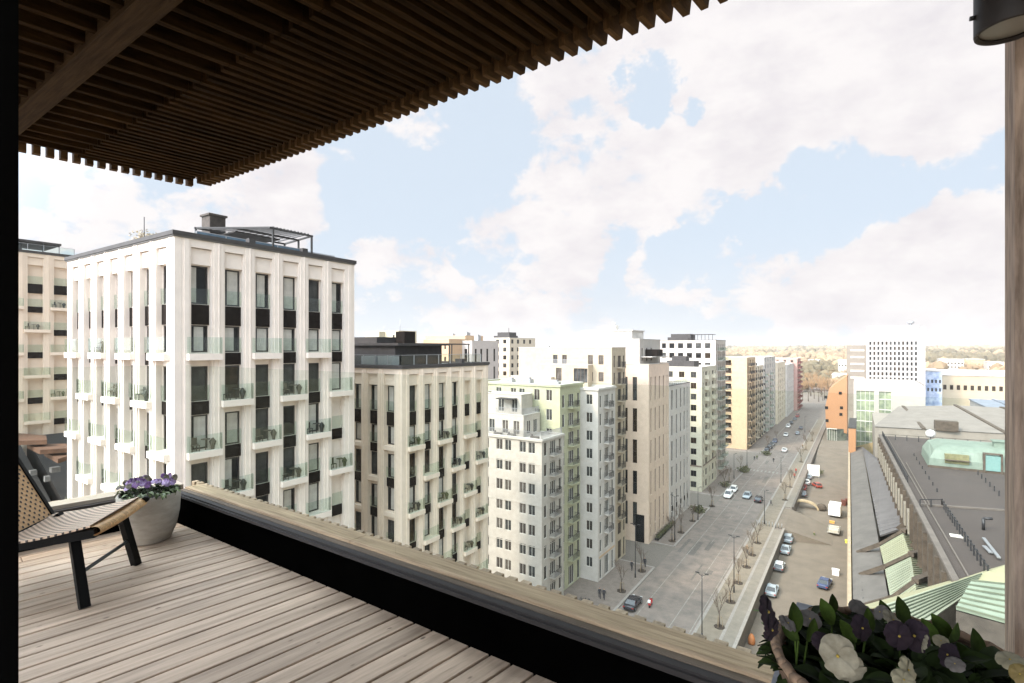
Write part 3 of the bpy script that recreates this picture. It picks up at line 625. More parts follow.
# white block with grey windows
YW1 = yx(690, -35.0); zw = 30.8
dw = [(zw - 5.4 - 5.7 * i, zw - 1.0 - 5.7 * i) for i in range(5)]
b9 = block('apartment_building', 'lower white block with long grey windows, joined to the right of the warm tan one', -35.0, YT1 + .1, 12, YW1 - YT1, 0, zw, white3,
    dict(cols=[(-1.2, .9, 1)], rows=dw), dict(cols=[(1.8, 1.2, 1), (5.2, 1.0, 1), (8.6, 1.0, 1), (11.6, 1.0, 1), (14.2, .8, 1)], rows=dw + [(.6, 4.0)], depth=.25, nz=2), roofm='roof_felt', fm=M['dark_frame'], pms=[PN[0], PN[0], PN[3]],
    )
block('', '', -38.0, YT1 + .5, 8, 9, 30, 35.3, white3, None, dict(cols=[(2, .8, 1), (4.6, .8, 1), (7.2, .8, 1)], rows=[(31.4, 33.8)]), root=b9, fm=M['dark_frame'], pms=[PN[1]], wall_name='upper_wall', roof_name='upper_roof')
roof_rail(b9, [(-.3, .3), (-.3, 15.0)], 30.9, .8)
# sage green block
XG = -35.7; YS0 = yx(701.8, XG); YS1 = yx(716.5, XG)
b10 = block('apartment_building', 'sage green block with brown stone base across the second side street', XG, YS0, 12, YS1 - YS0, 0, 34.0, green2,
    dict(cols=[(-2.2, 1.5, 2), (-5.4, 1.5, 2), (-8.6, 1.5, 2)], rows=rows(.2, 3.0, 11, .9, 2.5), depth=.2),
    dict(cols=[(2.0, 1.0, 2), (5.0, 2.0, 3), (9.2, 1.0, 2), (13.0, 2.0, 3), (16.4, 1.0, 2)], rows=rows(.2, 3.0, 11, .6, 2.5), depth=.25, balc=[(1, list(range(3, 11)), 'panel', 1.0, 2.8, green2), (3, list(range(3, 11)), 'panel', 1.0, 2.8, green2)]), fm=M['brown_frame'], pms=pd)
q = MB(); q.box(.003, .08, 1.2, YS1 - YS0 - 1.0, 6.8, 7.2); q.box(-12, -.0, -.08, -.003, 6.8, 7.2); q.build('base_cornice', brown1, b10)
q = MB(); q.box(-10, -2.5, 1.5, 7, 33.8, 35.6); q.box(-9, -5, 3, 6.2, 35.6, 36.9); q.build('penthouse', M['roof_dark'], b10)
# tall white and grey tower
YH0 = YS1 + .2; YH1 = yx(725.6, -36.0)
b11 = block('apartment_building', 'tall white tower with square windows and dark roof frame, behind the sage green one', -36.0, YH0, 17.5, YH1 - YH0, 0, 41.6, mat('tower_white', (0.42, 0.375, 0.33), .85, .05, 1),
    dict(cols=[(-2.3, 1.6, 1), (-5.0, 1.6, 1), (-7.7, 1.6, 1), (-10.4, 1.6, 1), (-13.1, 1.6, 1), (-15.6, 1.3, 1)], rows=rows(26.5, 3.0, 5, .6, 2.2), depth=.2),
    dict(cols=[(2.0, 1.4, 2), (4.6, 1.4, 2), (7.4, 1.4, 2), (10.4, 1.4, 2), (12.8, 1.0, 2)], rows=rows(2.0, 3.0, 13, .4, 2.3), depth=.3, balc=[(1, list(range(0, 13, 1)), 'glass', 1.3, 3.6, None), (3, list(range(0, 13, 1)), 'glass', 1.3, 3.6, None)]), fm=M['brown_frame'], pms=pd, roofm='roof_felt')
q = MB(); q.box(-14, -8, 2, 8, 41.6, 43.6); q.prism([(-15, 1.8), (-8.4, 1.8), (-8.4, 8.2), (-15, 8.2)], 41.5, 42.6); q.build('penthouse', M['roof_dark'], b11)
q = MB()
for i in range(7):
    q.box(-8 + i * 1.1, -7.88 + i * 1.1, 2, 2.12, 41.6, 43.3)
q.box(-8, -1.3, 2, 2.12, 43.3, 43.45); q.box(-8, -1.3, 6, 6.12, 43.3, 43.45)
for i in range(7): q.box(-8 + i * 1.1, -7.9 + i * 1.1, 2.12, 6, 43.32, 43.44)
q.build('roof_pergola', M['dark_frame'], b11)
# ochre tower
YO0 = yx(746.9, -36.0); YO1 = yx(755.6, -36.0)
b12 = block('apartment_building', 'ochre tower with dark stacked loggias, halfway down the street', -36.0, YO0, 14, YO1 - YO0, 0, 35.4, ochre1,
    dict(cols=[(-7.6, 3.9, 3)], rows=rows(1.4, 3.05, 11, .5, 2.5), depth=.9, balc=[(0, list(range(0, 11)), 'bars', .25, 4.2, None)]),
    dict(cols=[(3.0, 2.0, 2), (8.0, 2.4, 2), (14.0, 2.4, 2)], rows=rows(1.4, 3.05, 11, .3, 2.5), depth=.3, balc=[(0, list(range(0, 11)), 'bars', 1.3, 3.2, None), (1, list(range(0, 11)), 'bars', 1.3, 3.2, None), (2, list(range(0, 11)), 'bars', 1.3, 3.2, None)]), fm=M['brown_frame'], pms=[PN[0], PN[3]])
YQ1 = yx(763, -36.2)
b13 = block('apartment_building', 'light orange block with brown balconies, one floor lower than the ochre tower it adjoins', -36.2, YO1 + .2, 13, YQ1 - YO1, 0, 31.5, cream2, None,
    dict(cols=[(3.5, 2.4, 2), (9.5, 2.4, 2), (15.5, 2.4, 2)], rows=rows(1.4, 3.0, 10, .3, 2.5), depth=.3, balc=[(0, list(range(0, 10)), 'bars', 1.5, 3.4, None), (1, list(range(0, 10)), 'bars', 1.5, 3.4, None), (2, list(range(0, 10)), 'bars', 1.5, 3.4, None)]), fm=M['brown_frame'], pms=[PN[0], PN[3]])
YV0 = YQ1 + .5; YV1 = yx(776, -35.5)
b14 = block('apartment_building', 'bright white block with small windows beyond the light orange block', -35.8, YV0, 14, YV1 - YV0, 0, 34.8, mat('bright_white', (0.45, 0.43, 0.39), .85, .05, 1),
    dict(cols=[(-4.5, 1.2, 1), (-7, 1.2, 1), (-10.5, 1.2, 1)], rows=rows(1.2, 3.1, 11, 1.0, 2.3)), dict(cols=[(4, 2.2, 2), (12, 2.2, 2), (20, 2.2, 2), (28, 2.2, 2), (35, 2.2, 2)], rows=rows(1.2, 3.1, 11, .4, 2.4), balc=[(0, list(range(0, 9)), 'glass', 1.3, 4, None), (2, list(range(0, 9)), 'glass', 1.3, 4, None)]), fm=M['steel'], pms=pd)
YC1 = yx(786, -34.5); YD1 = yx(794, -33.8)
b15 = block('apartment_building', 'cream block with brown window stripes, far down the street left of the pale grey one', -34.8, YV1 + .5, 14, YC1 - YV1 - .5, 0, 31.5, cream2, dict(cols=[(-3, 1.2, 1), (-6, 1.2, 1)], rows=rows(1.2, 3.1, 10, .8, 2.3)),
    dict(cols=[(4, 3.5, 2), (12, 3.5, 2), (21, 3.5, 2), (30, 3.5, 2)], rows=rows(1.2, 3.1, 9, .3, 2.5), depth=.4), fm=M['brown_frame'], pms=[PN[3], PN[0]])
b16 = block('apartment_building', 'pale grey white block just left of the pink and red one', -34.0, YC1 + .5, 14, YD1 - YC1 - .5, 0, 29.5, white3, dict(cols=[(-3, 1.2, 1), (-6, 1.2, 1)], rows=rows(1.2, 3.1, 9, .8, 2.3)),
    dict(cols=[(5, 3.5, 2), (15, 3.5, 2), (25, 3.5, 2), (33, 3.5, 2)], rows=rows(1.2, 3.1, 9, .3, 2.5), depth=.4), fm=M['brown_frame'], pms=[PN[0], PN[1]])
YR0 = yx(800.8, -32.5); 
b17 = block('apartment_building', 'pink block with dark red balcony side, last one on the left side of the street', -32.0, YD1 + .5, 22, 22, 0, 32.4, pink1,
    dict(cols=[(-3, 1.4, 1), (-7, 1.4, 1), (-11, 1.4, 1)], rows=rows(1.2, 3.1, 10, .8, 2.3)), dict(cols=[(3.5, 2.4, 1), (10, 2.4, 1), (16.5, 2.4, 1)], rows=rows(1.2, 3.1, 10, .3, 2.4), balc=[(0, list(range(0, 10)), 'panel', 1.4, 4, red1), (1, list(range(0, 10)), 'panel', 1.4, 4, red1), (2, list(range(0, 10)), 'panel', 1.4, 4, red1)]), fm=M['brown_frame'], pms=[PN[3]])
q = MB(); q.box(.01, .12, 0, 21.9, 0, 32.3); q.build('side_cladding', red1, b17) if False else None
# ------------------------------------------------------------------ back row
bk1 = block('apartment_building', 'orange and pinkish white block with narrow windows, over the roof of the stone block', -104.6, 134.6, 26, 15, 0, 41.5, mat('pinkish', (0.444, 0.400, 0.370), .85, .05, 1),
    dict(cols=[(-2.6, 1.2, 1), (-6.2, 1.2, 1), (-9.6, 1.2, 1), (-13, 1.2, 1), (-17, 1.2, 1), (-21, 1.2, 1)], rows=[(34.6, 38.9), (28.6, 32.8), (22.6, 26.8)], nz=2), dict(cols=[(2, 1.1, 1), (5, 1.1, 1), (8.4, 1.1, 1), (12.5, 1.1, 1)], rows=[(34.6, 38.9), (28.6, 32.8), (22.6, 26.8), (16.6, 20.8)], nz=2), fm=M['brown_frame'], pms=pd)
q = MB(); q.box(-24, -6, 4, 14, 41.5, 43.4); q.build('penthouse', mat('peach', (0.459, 0.311, 0.192), .85, .05, 1), bk1); junk(bk1, 43.4, [(-9, 6, 2, 2, 1), (-14, 6, 1, 1, .6)]); junk(bk1, 41.5, [(-2.2, 4, 1.6, 1.6, 1.8)])
xa = xy(415.5, 142.0); xb = xy(452, 142.0)
bk1b = block('apartment_building', 'small peach orange block left of the pinkish white one in the back row', xb, 122.0, 11, 9, 0, 42.0, mat('peach', (0.459, 0.311, 0.192)),
    dict(cols=[(-1.6, .8, 1), (-3.7, .8, 1), (-5.8, .8, 1), (-7.9, .8, 1), (-9.7, .8, 1)], rows=[(38.8, 40.6), (34.5, 36.4)]), None, fm=M['brown_frame'], pms=[PN[3]])
bk1b.location = (xy(449, 128.0), 128.0, 0)
bk2 = block('apartment_building', 'tan back row block with a grid of square dark windows and black roof hut', -111, 166, 9, 19, 0, 43.0, cream2,
    dict(cols=[(-2.2, 1.5, 2), (-5.6, 1.5, 2)], rows=rows(28, 3.05, 5, .6, 2.2)), dict(cols=[(2, 1.6, 2), (6, 1.6, 2), (10.5, 1.6, 2), (15, 1.6, 2)], rows=rows(28, 3.05, 5, .6, 2.2)), fm=M['brown_frame'], pms=pd)
q = MB(); q.box(-7, -1.5, 2, 7, 43, 45.2); q.box(-8.5, -1.0, 1.6, 7.4, 43, 43.9); q.tube((-3, 4, 45), (-3, 4, 47), .1); q.build('penthouse', M['roof_dark'], bk2)
bk3 = block('apartment_building', 'plain pale yellow block over the dark penthouse of the stone block', xy(399, 120.0), 120.0, xy(399, 120) - xy(377, 120), 8, 0, 44.7, mat('lemon', (0.503, 0.444, 0.311), .85, .05, 1), dict(cols=[(-2.4, .9, 1)], rows=[(42.2, 43.4)]), None, fm=M['brown_frame'])
q = MB(); q.box(-13.0, -6.4, -2.5, 7, 0, 44.5); q.build('wing', mat('lemon2', (0.407, 0.370, 0.281), .85, .05, 1), bk3)
for xx, hh in ((-1.5, 48.5), (-9, 46.5)): q = MB(); q.tube((xx, 2, 44.5), (xx, 2, hh), .08); q.build('mast', M['steel'], bk3)
for i, (p0, p1, yy, zt_, mt, lb) in enumerate([(536, 575, 150, 40.5, white3, 'far white block behind the pale green one, above the white penthouse roofs'), (562, 590, 118, 37.2, cream2, 'low cream block tucked behind the slim white block'),
        (447, 470, 230, 44, white2, 'small white rooftop far beyond the pinkish block')]):
    a, b = xy(p0, yy), xy(p1, yy)
    block('apartment_building', lb, b, yy, b - a, 8, 0, zt_, mt, dict(cols=[(-2.5, 1.1, 1), (-6, 1.1, 1), (-9.5, 1.1, 1)], rows=[(zt_ - 3.4, zt_ - 1.4), (zt_ - 6.6, zt_ - 4.6)]), None, fm=M['brown_frame'])
# ------------------------------------------------------------------ ground, street, pavements
def at(px, py, z): 
    x, y = gp(px, py, z); return Vector((x, y, z))
HAZE = .00013
PZ = -2.5                    # level of the yard right of the street
asph = mat('asphalt', (0.215, 0.172, 0.145), .9, .10, .5, big=.05, col2=(0.129, 0.111, 0.095))
yardm = mat('yard_gravel', (0.175, 0.142, 0.11), .95, .10, .35, big=.03, col2=(0.136, 0.111, 0.086))
pave = mat('paving', (0.19, 0.155, 0.13), .9, .1, 1.2, big=.08)
kerbm = mat('kerb_stone', (0.27, 0.24, 0.21), .9, .08, 2)
sand = mat('sandy_paving', (0.2, 0.165, 0.125), .95, .1, .8, big=.1)
bandm = mat('concrete_walk', (0.198, 0.172, 0.139), .9, .08, .8, big=.1)
farm = mat('far_land', (.20, .17, .10), .95, .2, .006, col2=(.12, .11, .06), big=.002)
def slab(name, pts, z, m, kind='structure', t=.02):
    b = MB(); b.prism(pts, z - t, z); o = b.build(name, m); return tag(o, kind=kind)
b = MB(); b.quad((-9000, -9000, PZ - .12), (9000, -9000, PZ - .12), (9000, 12000, PZ - .12), (-9000, 12000, PZ - .12)); tag(b.build('ground', farm), kind='structure')
XW = -13.8
slab('street_platform', [(-420, -60), (XW, -60), (XW, 126), (XW, 145), (XW, 700), (-420, 700)], -.02, pave, t=3)
slab('road', [(-30.3, -60), (-19.2, -60), (-19.2, 330), (-17, 372), (-10, 440), (-26, 470), (-31, 380), (-30.3, 330)], .0, asph, t=.015)
slab('side_street', [(-120, 93.2), (-30.3, 92.6), (-30.3, 103.8), (-120, 103.8)], .0, mat('cobbles', (0.155, 0.133, 0.112), .95, .1, 3), t=.012)
slab('side_street', [(-120, 134.6), (-30.3, 134.4), (-30.3, 145.4), (-120, 145.4)], .0, _m['cobbles'], t=.012)
slab('side_street', [(-120, 181), (-30.3, 181), (-30.3, 213), (-120, 213)], .0, _m['cobbles'], t=.012)
yard = slab('yard', [(XW + .35, 30), (6, 30), (3, 205), (XW + .35, 205)], PZ, yardm, t=.1)
b = MB(); b.quad((XW + .35, 205, PZ), (3, 205, PZ), (0, 240, .02), (XW + .35, 240, .02)); b.quad((XW + .35, 240, .02), (0, 240, .02), (8, 700, .02), (XW + .35, 700, .02))
b.quad((XW - 6, 127.5, .03), (XW + .01, 127.5, .03), (XW + .01, 144.0, .03), (XW - 6, 144.0, .03)); b.quad((XW + .01, 127.5, .03), (XW + 9, 130, PZ + .02), (XW + 9, 142, PZ + .02), (XW + .01, 144, .03)); b.quad((XW + .01, 127.5, .03), (XW + .01, 127.4, PZ), (XW + 9, 130, PZ + .02)) ; b.quad((XW + .01, 144, .03), (XW + 9, 142, PZ + .02), (XW + .01, 144.1, PZ))
tag(b.build('yard_ramp', yardm), kind='structure')
slab('plaza', [(XW + .35, 300), (120, 300), (220, 480), (-60, 560), (-19, 470), (-10, 440), (-17, 372)], .05, sand, t=.02)
# pavements with kerbs
def pavement(pts, name='pavement', m=pave):
    slab(name, pts, .13, m, t=.14)
    b = MB()
    for a, c in zip(pts, pts[1:] + pts[:1]):
        b.beam((a[0], a[1], .07), (c[0], c[1], .07), .42, .15)
    b.build(name + '_kerb', kerbm)['kind'] = 'structure'
pavement([(-45, 20), (-30.6, 20), (-30.6, 92.3), (-45, 92.3)])
pavement([(-45, 104.2), (-30.6, 104.2), (-30.6, 134.0), (-45, 134.0)])
pavement([(-45, 146), (-30.6, 146), (-30.6, 180.5), (-45, 180.5)])
pavement([(-45, 213.5), (-30.6, 213.5), (-30.6, 380), (-45, 380)])
pavement([(-19.0, 20), (-15.6, 20), (-15.6, 330), (-19.0, 330)], m=sand)
slab('walkway', [(-15.4, 20), (XW + .02, 20), (XW + .02, 126), (-15.4, 126)], .15, bandm, t=.16)
slab('walkway', [(-15.4, 145), (XW + .02, 145), (XW + .02, 180), (-15.4, 180)], .15, bandm, t=.16)
# painted lines and seams of the road
b = MB()
def line(x, y0, y1, wd=.12, dash=None, gap=0):
    y = y0
    while y < y1:
        e = min(y1, y + (dash or y1 - y0)); b.quad((x - wd / 2, y, .006), (x + wd / 2, y, .006), (x + wd / 2, e, .006), (x - wd / 2, e, .006)); y = e + gap
        if not dash: break
line(-27.4, 40, 330); line(-22.4, 40, 330); line(-24.9, 110, 320, .1, 3, 6); line(-19.6, 40, 125, .1)
for yy in (106, 150, 182): 
    for k in range(9): b.quad((-29.5 + k * 1.1, yy, .007), (-29.0 + k * 1.1, yy, .007), (-29.0 + k * 1.1, yy + 2.5, .007), (-29.5 + k * 1.1, yy + 2.5, .007)) if yy > 150 else None
tag(b.build('road_marking', mat('road_paint', (0.270, 0.247, 0.210), .9, .15, 1.0)), kind='structure')
b = MB(); random.seed(5)
for i in range(9):
    x = random.uniform(-29.5, -20.5); y = random.uniform(75, 200); a = random.uniform(.3, 1.4); l = random.uniform(.6, 9)
    b.quad((x, y, .0045), (x + a, y, .0045), (x + a, y + l, .0045), (x, y + l, .0045))
tag(b.build('asphalt_patch', mat('old_asphalt', (0.130, 0.114, 0.098), .9, .12, 2)), kind='structure')
# retaining walls
rw = thing('retaining_wall', 'long concrete retaining wall between the lower yard and the street walkway, nearer one', 'wall', (XW, 73, 0))
q = MB(); q.box(0, .3, -50, 54, PZ - .1, .15); q.build('wall_face', mat('wall_concrete', (.12, .105, .09), .9, .12, 1.0), rw)
q = MB(); q.box(-.06, .38, -50.05, 54.05, .15, .32); q.build('coping', kerbm, rw)
rw = thing('retaining_wall', 'shorter dark retaining wall farther along the yard, beside the row of parked cars', 'wall', (XW, 145, 0))
q = MB(); q.box(0, .3, 0, 35, PZ - .1, .15); q.build('wall_face', _m['wall_concrete'], rw)
q = MB(); q.box(-.06, .38, -.05, 35.05, .15, .4); q.build('coping', _m['wall_concrete'], rw)
# ------------------------------------------------------------------ right hand side: the hall
copper = mat('copper_patina', (0.25, 0.275, 0.205), .7, .12, .8, col2=(0.242, 0.261, 0.195), big=.3, island=.10)
copper2 = mat('yellowed_copper', (0.28, 0.265, 0.16), .7, .12, .8, col2=(0.257, 0.246, 0.148), big=.3, island=.10)
hallroof = mat('hall_felt', (0.056, 0.043, 0.036), .9, .12, .35, col2=(.046, .036, .031), big=.04)
zincm = mat('zinc_sheet', (0.115, 0.105, 0.102), .6, .1, .6, big=.12)
brownw = mat('hall_brown', (0.09, 0.068, 0.05), .9, .2, 1.5)
yellw = mat('hall_yellow', (0.413, 0.323, 0.180), .9, .1, 1.0)
hall = thing('industrial_hall', 'long old industrial hall with dark flat roof and green copper sheds, right of the yard', 'building', (5, 90, PZ))
HO = Vector((5, 90, PZ))
def hq(name, quads, m, parent=None, t=.15):
    b = MB()
    for Q in quads:
        P = [Vector(p) - HO for p in Q]; n = (P[1] - P[0]).cross(P[2] - P[0]).normalized()
        if n.z < 0: n = -n
        D = n * t; lo = [p - D for p in P]
        b.quad(*P); b.quad(*reversed(lo))
        for i in range(len(P)): j = (i + 1) % len(P); b.quad(P[i], lo[i], lo[j], P[j])
    return b.build(name, m, parent or hall)
ZR = 20.5
A = at(954.7, 584, ZR); B = at(881.5, 440.5, ZR); C = at(1005, 441, ZR); B = B + (B - A) * .05
RX0 = at(876, 607, ZR + .1); RX1 = at(1001, 567, ZR + .6); RX1 = RX1 + (RX1 - RX0) * .35
hq('main_roof', [[(A.x, A.y, ZR), (RX1.x, RX1.y, ZR), (62, RX1.y + 22, ZR), (60, C.y, ZR), (B.x, C.y - 6, ZR)]], hallroof, t=.4)
RX = None
dr_ = (B - A); dr_.z = 0; L_ = dr_.length; dr_.normalize()
# walls of the hall body
b = MB(); P0 = A - HO; P1 = Vector((B.x, C.y - 6, ZR)) - HO
b.quad((P0.x, P0.y, 0), (P1.x, P1.y, 0), (P1.x, P1.y, P1.z - .4), (P0.x, P0.y, P0.z - .4)); b.quad((P0.x, P0.y, 0), (RX1.x - 5, RX1.y - 90, 0), (RX1.x - 5, RX1.y - 90, P0.z - .4), (P0.x, P0.y, P0.z - .4))
b.build('clerestory_wall', brownw, hall)
b = MB(); pal = MB(); nb = 22
for i in range(nb + 1):
    p = P0.lerp(P1, i / nb); b.box(p.x - .35, p.x + .05, p.y - .2, p.y + .2, 14, ZR - PZ - .41)
    if i < nb and i > 6:
        c = P0.lerp(P1, (i + .5) / nb); w_ = MB(); w_.box(c.x - .40, c.x - .02, c.y - .9, c.y + .9, 18.6, 21.4); w_.build('window', mat('milk_glass', (0.3, 0.27, 0.22), .3, .1, 2), hall)
b.build('pilasters', brownw, hall)
ed = MB(); ed.beam(P0 + Vector((.1, 0, .15)), P1 + Vector((.1, 0, .15)), .5, .3); ed.beam(P0 + Vector((1.2, 0, .08)), P1 + Vector((1.2, 0, .08)), .12, .12)
ed.beam(at(906, 463, ZR) - HO + Vector((0, 0, .1)), at(930.5, 507, ZR) - HO + Vector((0, 0, .1)), .1, .1)
ed.beam(at(913, 505, ZR) - HO + Vector((0, 0, .12)), at(1015, 512, ZR) - HO + Vector((0, 0, .12)), .35, .2); ed.build('roof_kerb', mat('felt_kerb', (0.12, 0.1, 0.085), .9, .1, 1), hall)
# snow guard posts
rl = MB()
def posts(p, q, n, h=1.0):
    for i in range(n + 1):
        c = p.lerp(q, i / n); rl.box(c.x - .06, c.x + .06, c.y - .06, c.y + .06, c.z, c.z + h)
posts(at(942, 507, ZR) - HO, at(988, 577, ZR) - HO, 17, 1.0); rl.beam(at(920, 507, ZR) - HO + Vector((0, 0, .9)), at(942, 507, ZR) - HO + Vector((0, 0, .9)), .07, .07); rl.beam(at(942, 507, ZR) - HO + Vector((0, 0, .8)), at(988, 577, ZR) - HO + Vector((0, 0, .8)), .06, .06)
posts(at(920, 507, ZR) - HO, at(942, 507, ZR) - HO, 2, .9); posts(at(914, 456, ZR) - HO, at(937, 492, ZR) - HO, 7, .5); posts(at(978, 475, ZR) - HO, at(999, 496, ZR) - HO, 5, .7)
posts(B - HO + Vector((.6, -2, 0)), Vector((56, P1.y - .5, P1.z)), 30, 1.1); rl.beam(B - HO + Vector((.6, -2, 1.1)), Vector((56, P1.y - .5, P1.z + 1.1)), .07, .07)
posts(P0.lerp(P1, .45) + Vector((.5, 0, 0)), P1 + Vector((.5, 0, 0)), 24, 1.0); rl.beam(P0.lerp(P1, .45) + Vector((.5, 0, .95)), P1 + Vector((.5, 0, .95)), .07, .06)
rl.build('roof_railing', M['dark_metal'], hall)
q = MB(); q.beam(at(983.5, 541, ZR) - HO + Vector((0, 0, .3)), at(999, 561, ZR) - HO + Vector((0, 0, .3)), .25, .12); q.beam(at(984, 548, ZR) - HO + Vector((0, 0, .2)), at(991, 555, ZR) - HO + Vector((0, 0, .2)), .3, .1); q.build('roof_ladder', M['steel'], hall)
q = MB(); c = at(956, 536, ZR) - HO; q.box(c.x - .5, c.x + .5, c.y - .5, c.y + .2, c.z, c.z + .12); q.build('roof_hatch', M['pale_frame'], hall)
q = MB(); c = at(983.5, 530, ZR) - HO; q.tube(c, c + Vector((0, 0, 1.2)), .14); q.tube(c + Vector((0, 0, 1.2)), c + Vector((.7, 0, 1.3)), .14); q.build('vent_pipe', M['dark_metal'], hall)
# copper roof house with mansard
cx0, cy0 = at(928.6, 466.9, ZR).xy - HO.xy; zc = ZR - PZ
ch = MB(); Wd, Dp = 22.0, 12.0
Prof = [(0, 0), (.15, 1.4), (.9, 2.7), (2.2, 3.3), (Dp / 2, 3.7)]
lv = []
for (ins, zz) in Prof:
    lv.append([(cx0 + min(ins, 4) * .9, cy0 + ins), (cx0 + Wd - min(ins, 4) * .9, cy0 + ins), (cx0 + Wd - min(ins, 4) * .9, cy0 + Dp - ins), (cx0 + min(ins, 4) * .9, cy0 + Dp - ins)])
for k in range(len(Prof) - 1):
    for i in range(4):
        j = (i + 1) % 4; a, b_, c, d = lv[k][i], lv[k][j], lv[k + 1][j], lv[k + 1][i]; z0, z1 = zc + Prof[k][1], zc + Prof[k + 1][1]
        ch.quad((*a, z0), (*b_, z0), (*c, z1), (*d, z1))
nst = 44
for i in range(nst + 1):
    x = cx0 + .25 + (Wd - .5) * i / nst
    for k in range(3):
        a, c = Prof[k], Prof[k + 1]; ch.beam((x, cy0 + a[0], zc + a[1]), (x, cy0 + c[0], zc + c[1]), .05, .06)
ch.box(cx0 + 8.3, cx0 + 10.0, cy0 + 3.4, cy0 + 5, zc + 3.2, zc + 4.3); ch.box(cx0 + 8.1, cx0 + 10.2, cy0 + 3.2, cy0 + 5.2, zc + 4.3, zc + 4.45)
house = ch.build('copper_roof_house', mat('copper_bright', (0.125, 0.165, 0.13), .65, .1, .9, col2=(0.165, 0.210, 0.169), big=.25), hall)
q = MB(); q.box(cx0 - .1, cx0 + Wd + .1, cy0 - .12, cy0 - .0, zc, zc + .35); q.build('plinth', brownw, hall)
q = MB(); q.box(cx0 + 6.75, cx0 + 8.45, cy0 - .25, cy0 + .5, zc + .36, zc + 2.6); q.build('door', mat('turquoise_door', (0.13, 0.25, 0.23), .5, .05, 3), hall)
q = MB(); q.box(cx0 + 6.5, cx0 + 6.74, cy0 - .3, cy0 + .5, zc, zc + 2.8); q.box(cx0 + 8.46, cx0 + 8.7, cy0 - .3, cy0 + .5, zc, zc + 2.8); q.box(cx0 + 6.5, cx0 + 8.7, cy0 - .3, cy0 + .5, zc + 2.8, zc + 2.95); q.build('door_frame', brownw, hall)
for xx in (2.0, 10.2, 15.5):
    q = MB(); q.box(cx0 + xx, cx0 + xx + 2.9, cy0 - .06, cy0 + .9, zc + .9, zc + 2.3); q.build('louvre_window', mat('ochre_louvre', (0.19, 0.18, 0.09), .8, .2, 2), hall)
    q = MB(); q.box(cx0 + xx - .1, cx0 + xx + 3.0, cy0 - .5, cy0 - .07, zc + 1.4, zc + 1.5); q.build('louvre_ledge', brownw, hall)
q = MB(); c = at(930.5, 434, ZR + 1) - HO
for k in range(6):
    pass
q.lathe([(0.02, -.85), (.55, -.7), (.85, -.1), (.8, .4), (.5, .78), (.02, .9)], 16, (c.x, c.y, c.z)); q.tube((c.x, c.y, c.z - 2), (c.x, c.y, c.z - .7), .12); q.build('satellite_dome', mat('dome_white', (0.55, 0.54, 0.52), .5, .03, 2), hall)
# lower roofs on the street side
hq('lean_to_roof', [[at(880, 535.7, 13.5), at(915, 524, 15.2), B + Vector((-.2, 4, -5.3)), at(862.3, 447.0, 13.5)]], zincm)
rb = MB()
for i in range(46):
    t = i / 45; p = at(880, 535.7, 13.5).lerp(at(862.3, 447, 13.5), t) - HO; q_ = at(915, 524, 15.2).lerp(B + Vector((-.2, 4, -5.3)), t) - HO
    rb.beam(p + Vector((0, 0, .05)), q_ + Vector((0, 0, .05)), .05, .07)
rb.build('standing_seams', mat('zinc_dark', (.13, .125, .13), .6, .1, 1), hall)
hq('eaves_roof', [[at(857, 606, 11.5) + Vector((0, -26, 0)), at(893, 640, 12.6) + Vector((.6, -20, 0)), at(862.3, 447, 12.9), at(850.3, 447.5, 11.5)]], mat('eaves_zinc', (0.115, 0.103, 0.092), .7, .12, .5))
b = MB(); p = at(857, 606, 11.5) + Vector((-.1, -26, -.05)) - HO; q_ = at(850.3, 447.5, 11.5) + Vector((-.1, 0, -.05)) - HO
b.quad((p.x, p.y, 0), (q_.x, q_.y, 0), q_, p); b.quad((p.x, p.y, 0), (p.x + 8, p.y, 0), (p.x + 8, p.y, 15), p); b.quad((q_.x, q_.y, 0), (q_.x + 8, q_.y, 0), (q_.x + 8, q_.y, 17), q_); b.build('street_wall', yellw, hall)
b = MB(); d_ = q_ - p
b.beam(p + Vector((-.35, 0, -9)), q_ + Vector((-.35, 0, -9)), .3, .25); b.beam(p + Vector((-.2, 0, .1)), q_ + Vector((-.2, 0, .1)), .35, .3); b.build('gutter', mat('gutter_tan', (0.36, 0.28, 0.19), .8, .1, 1), hall)
b = MB()
for i in range(60):
    c = p.lerp(q_, (i + .5) / 60); b.box(c.x + 1.0, c.x + 1.25, c.y - .15, c.y + .15, c.z + .15, c.z + .5)
    if i % 2: b.box(c.x + 2.7, c.x + 2.95, c.y - .15, c.y + .15, c.z + .3, c.z + .6)
b.build('snow_guard', M['roof_dark'], hall)
for off in (1.6, 2.4):
    b = MB(); b.beam(p + Vector((off, 0, .22)), q_ + Vector((off, 0, .22)), .1, .1); b.build('roof_cable', zincm, hall)
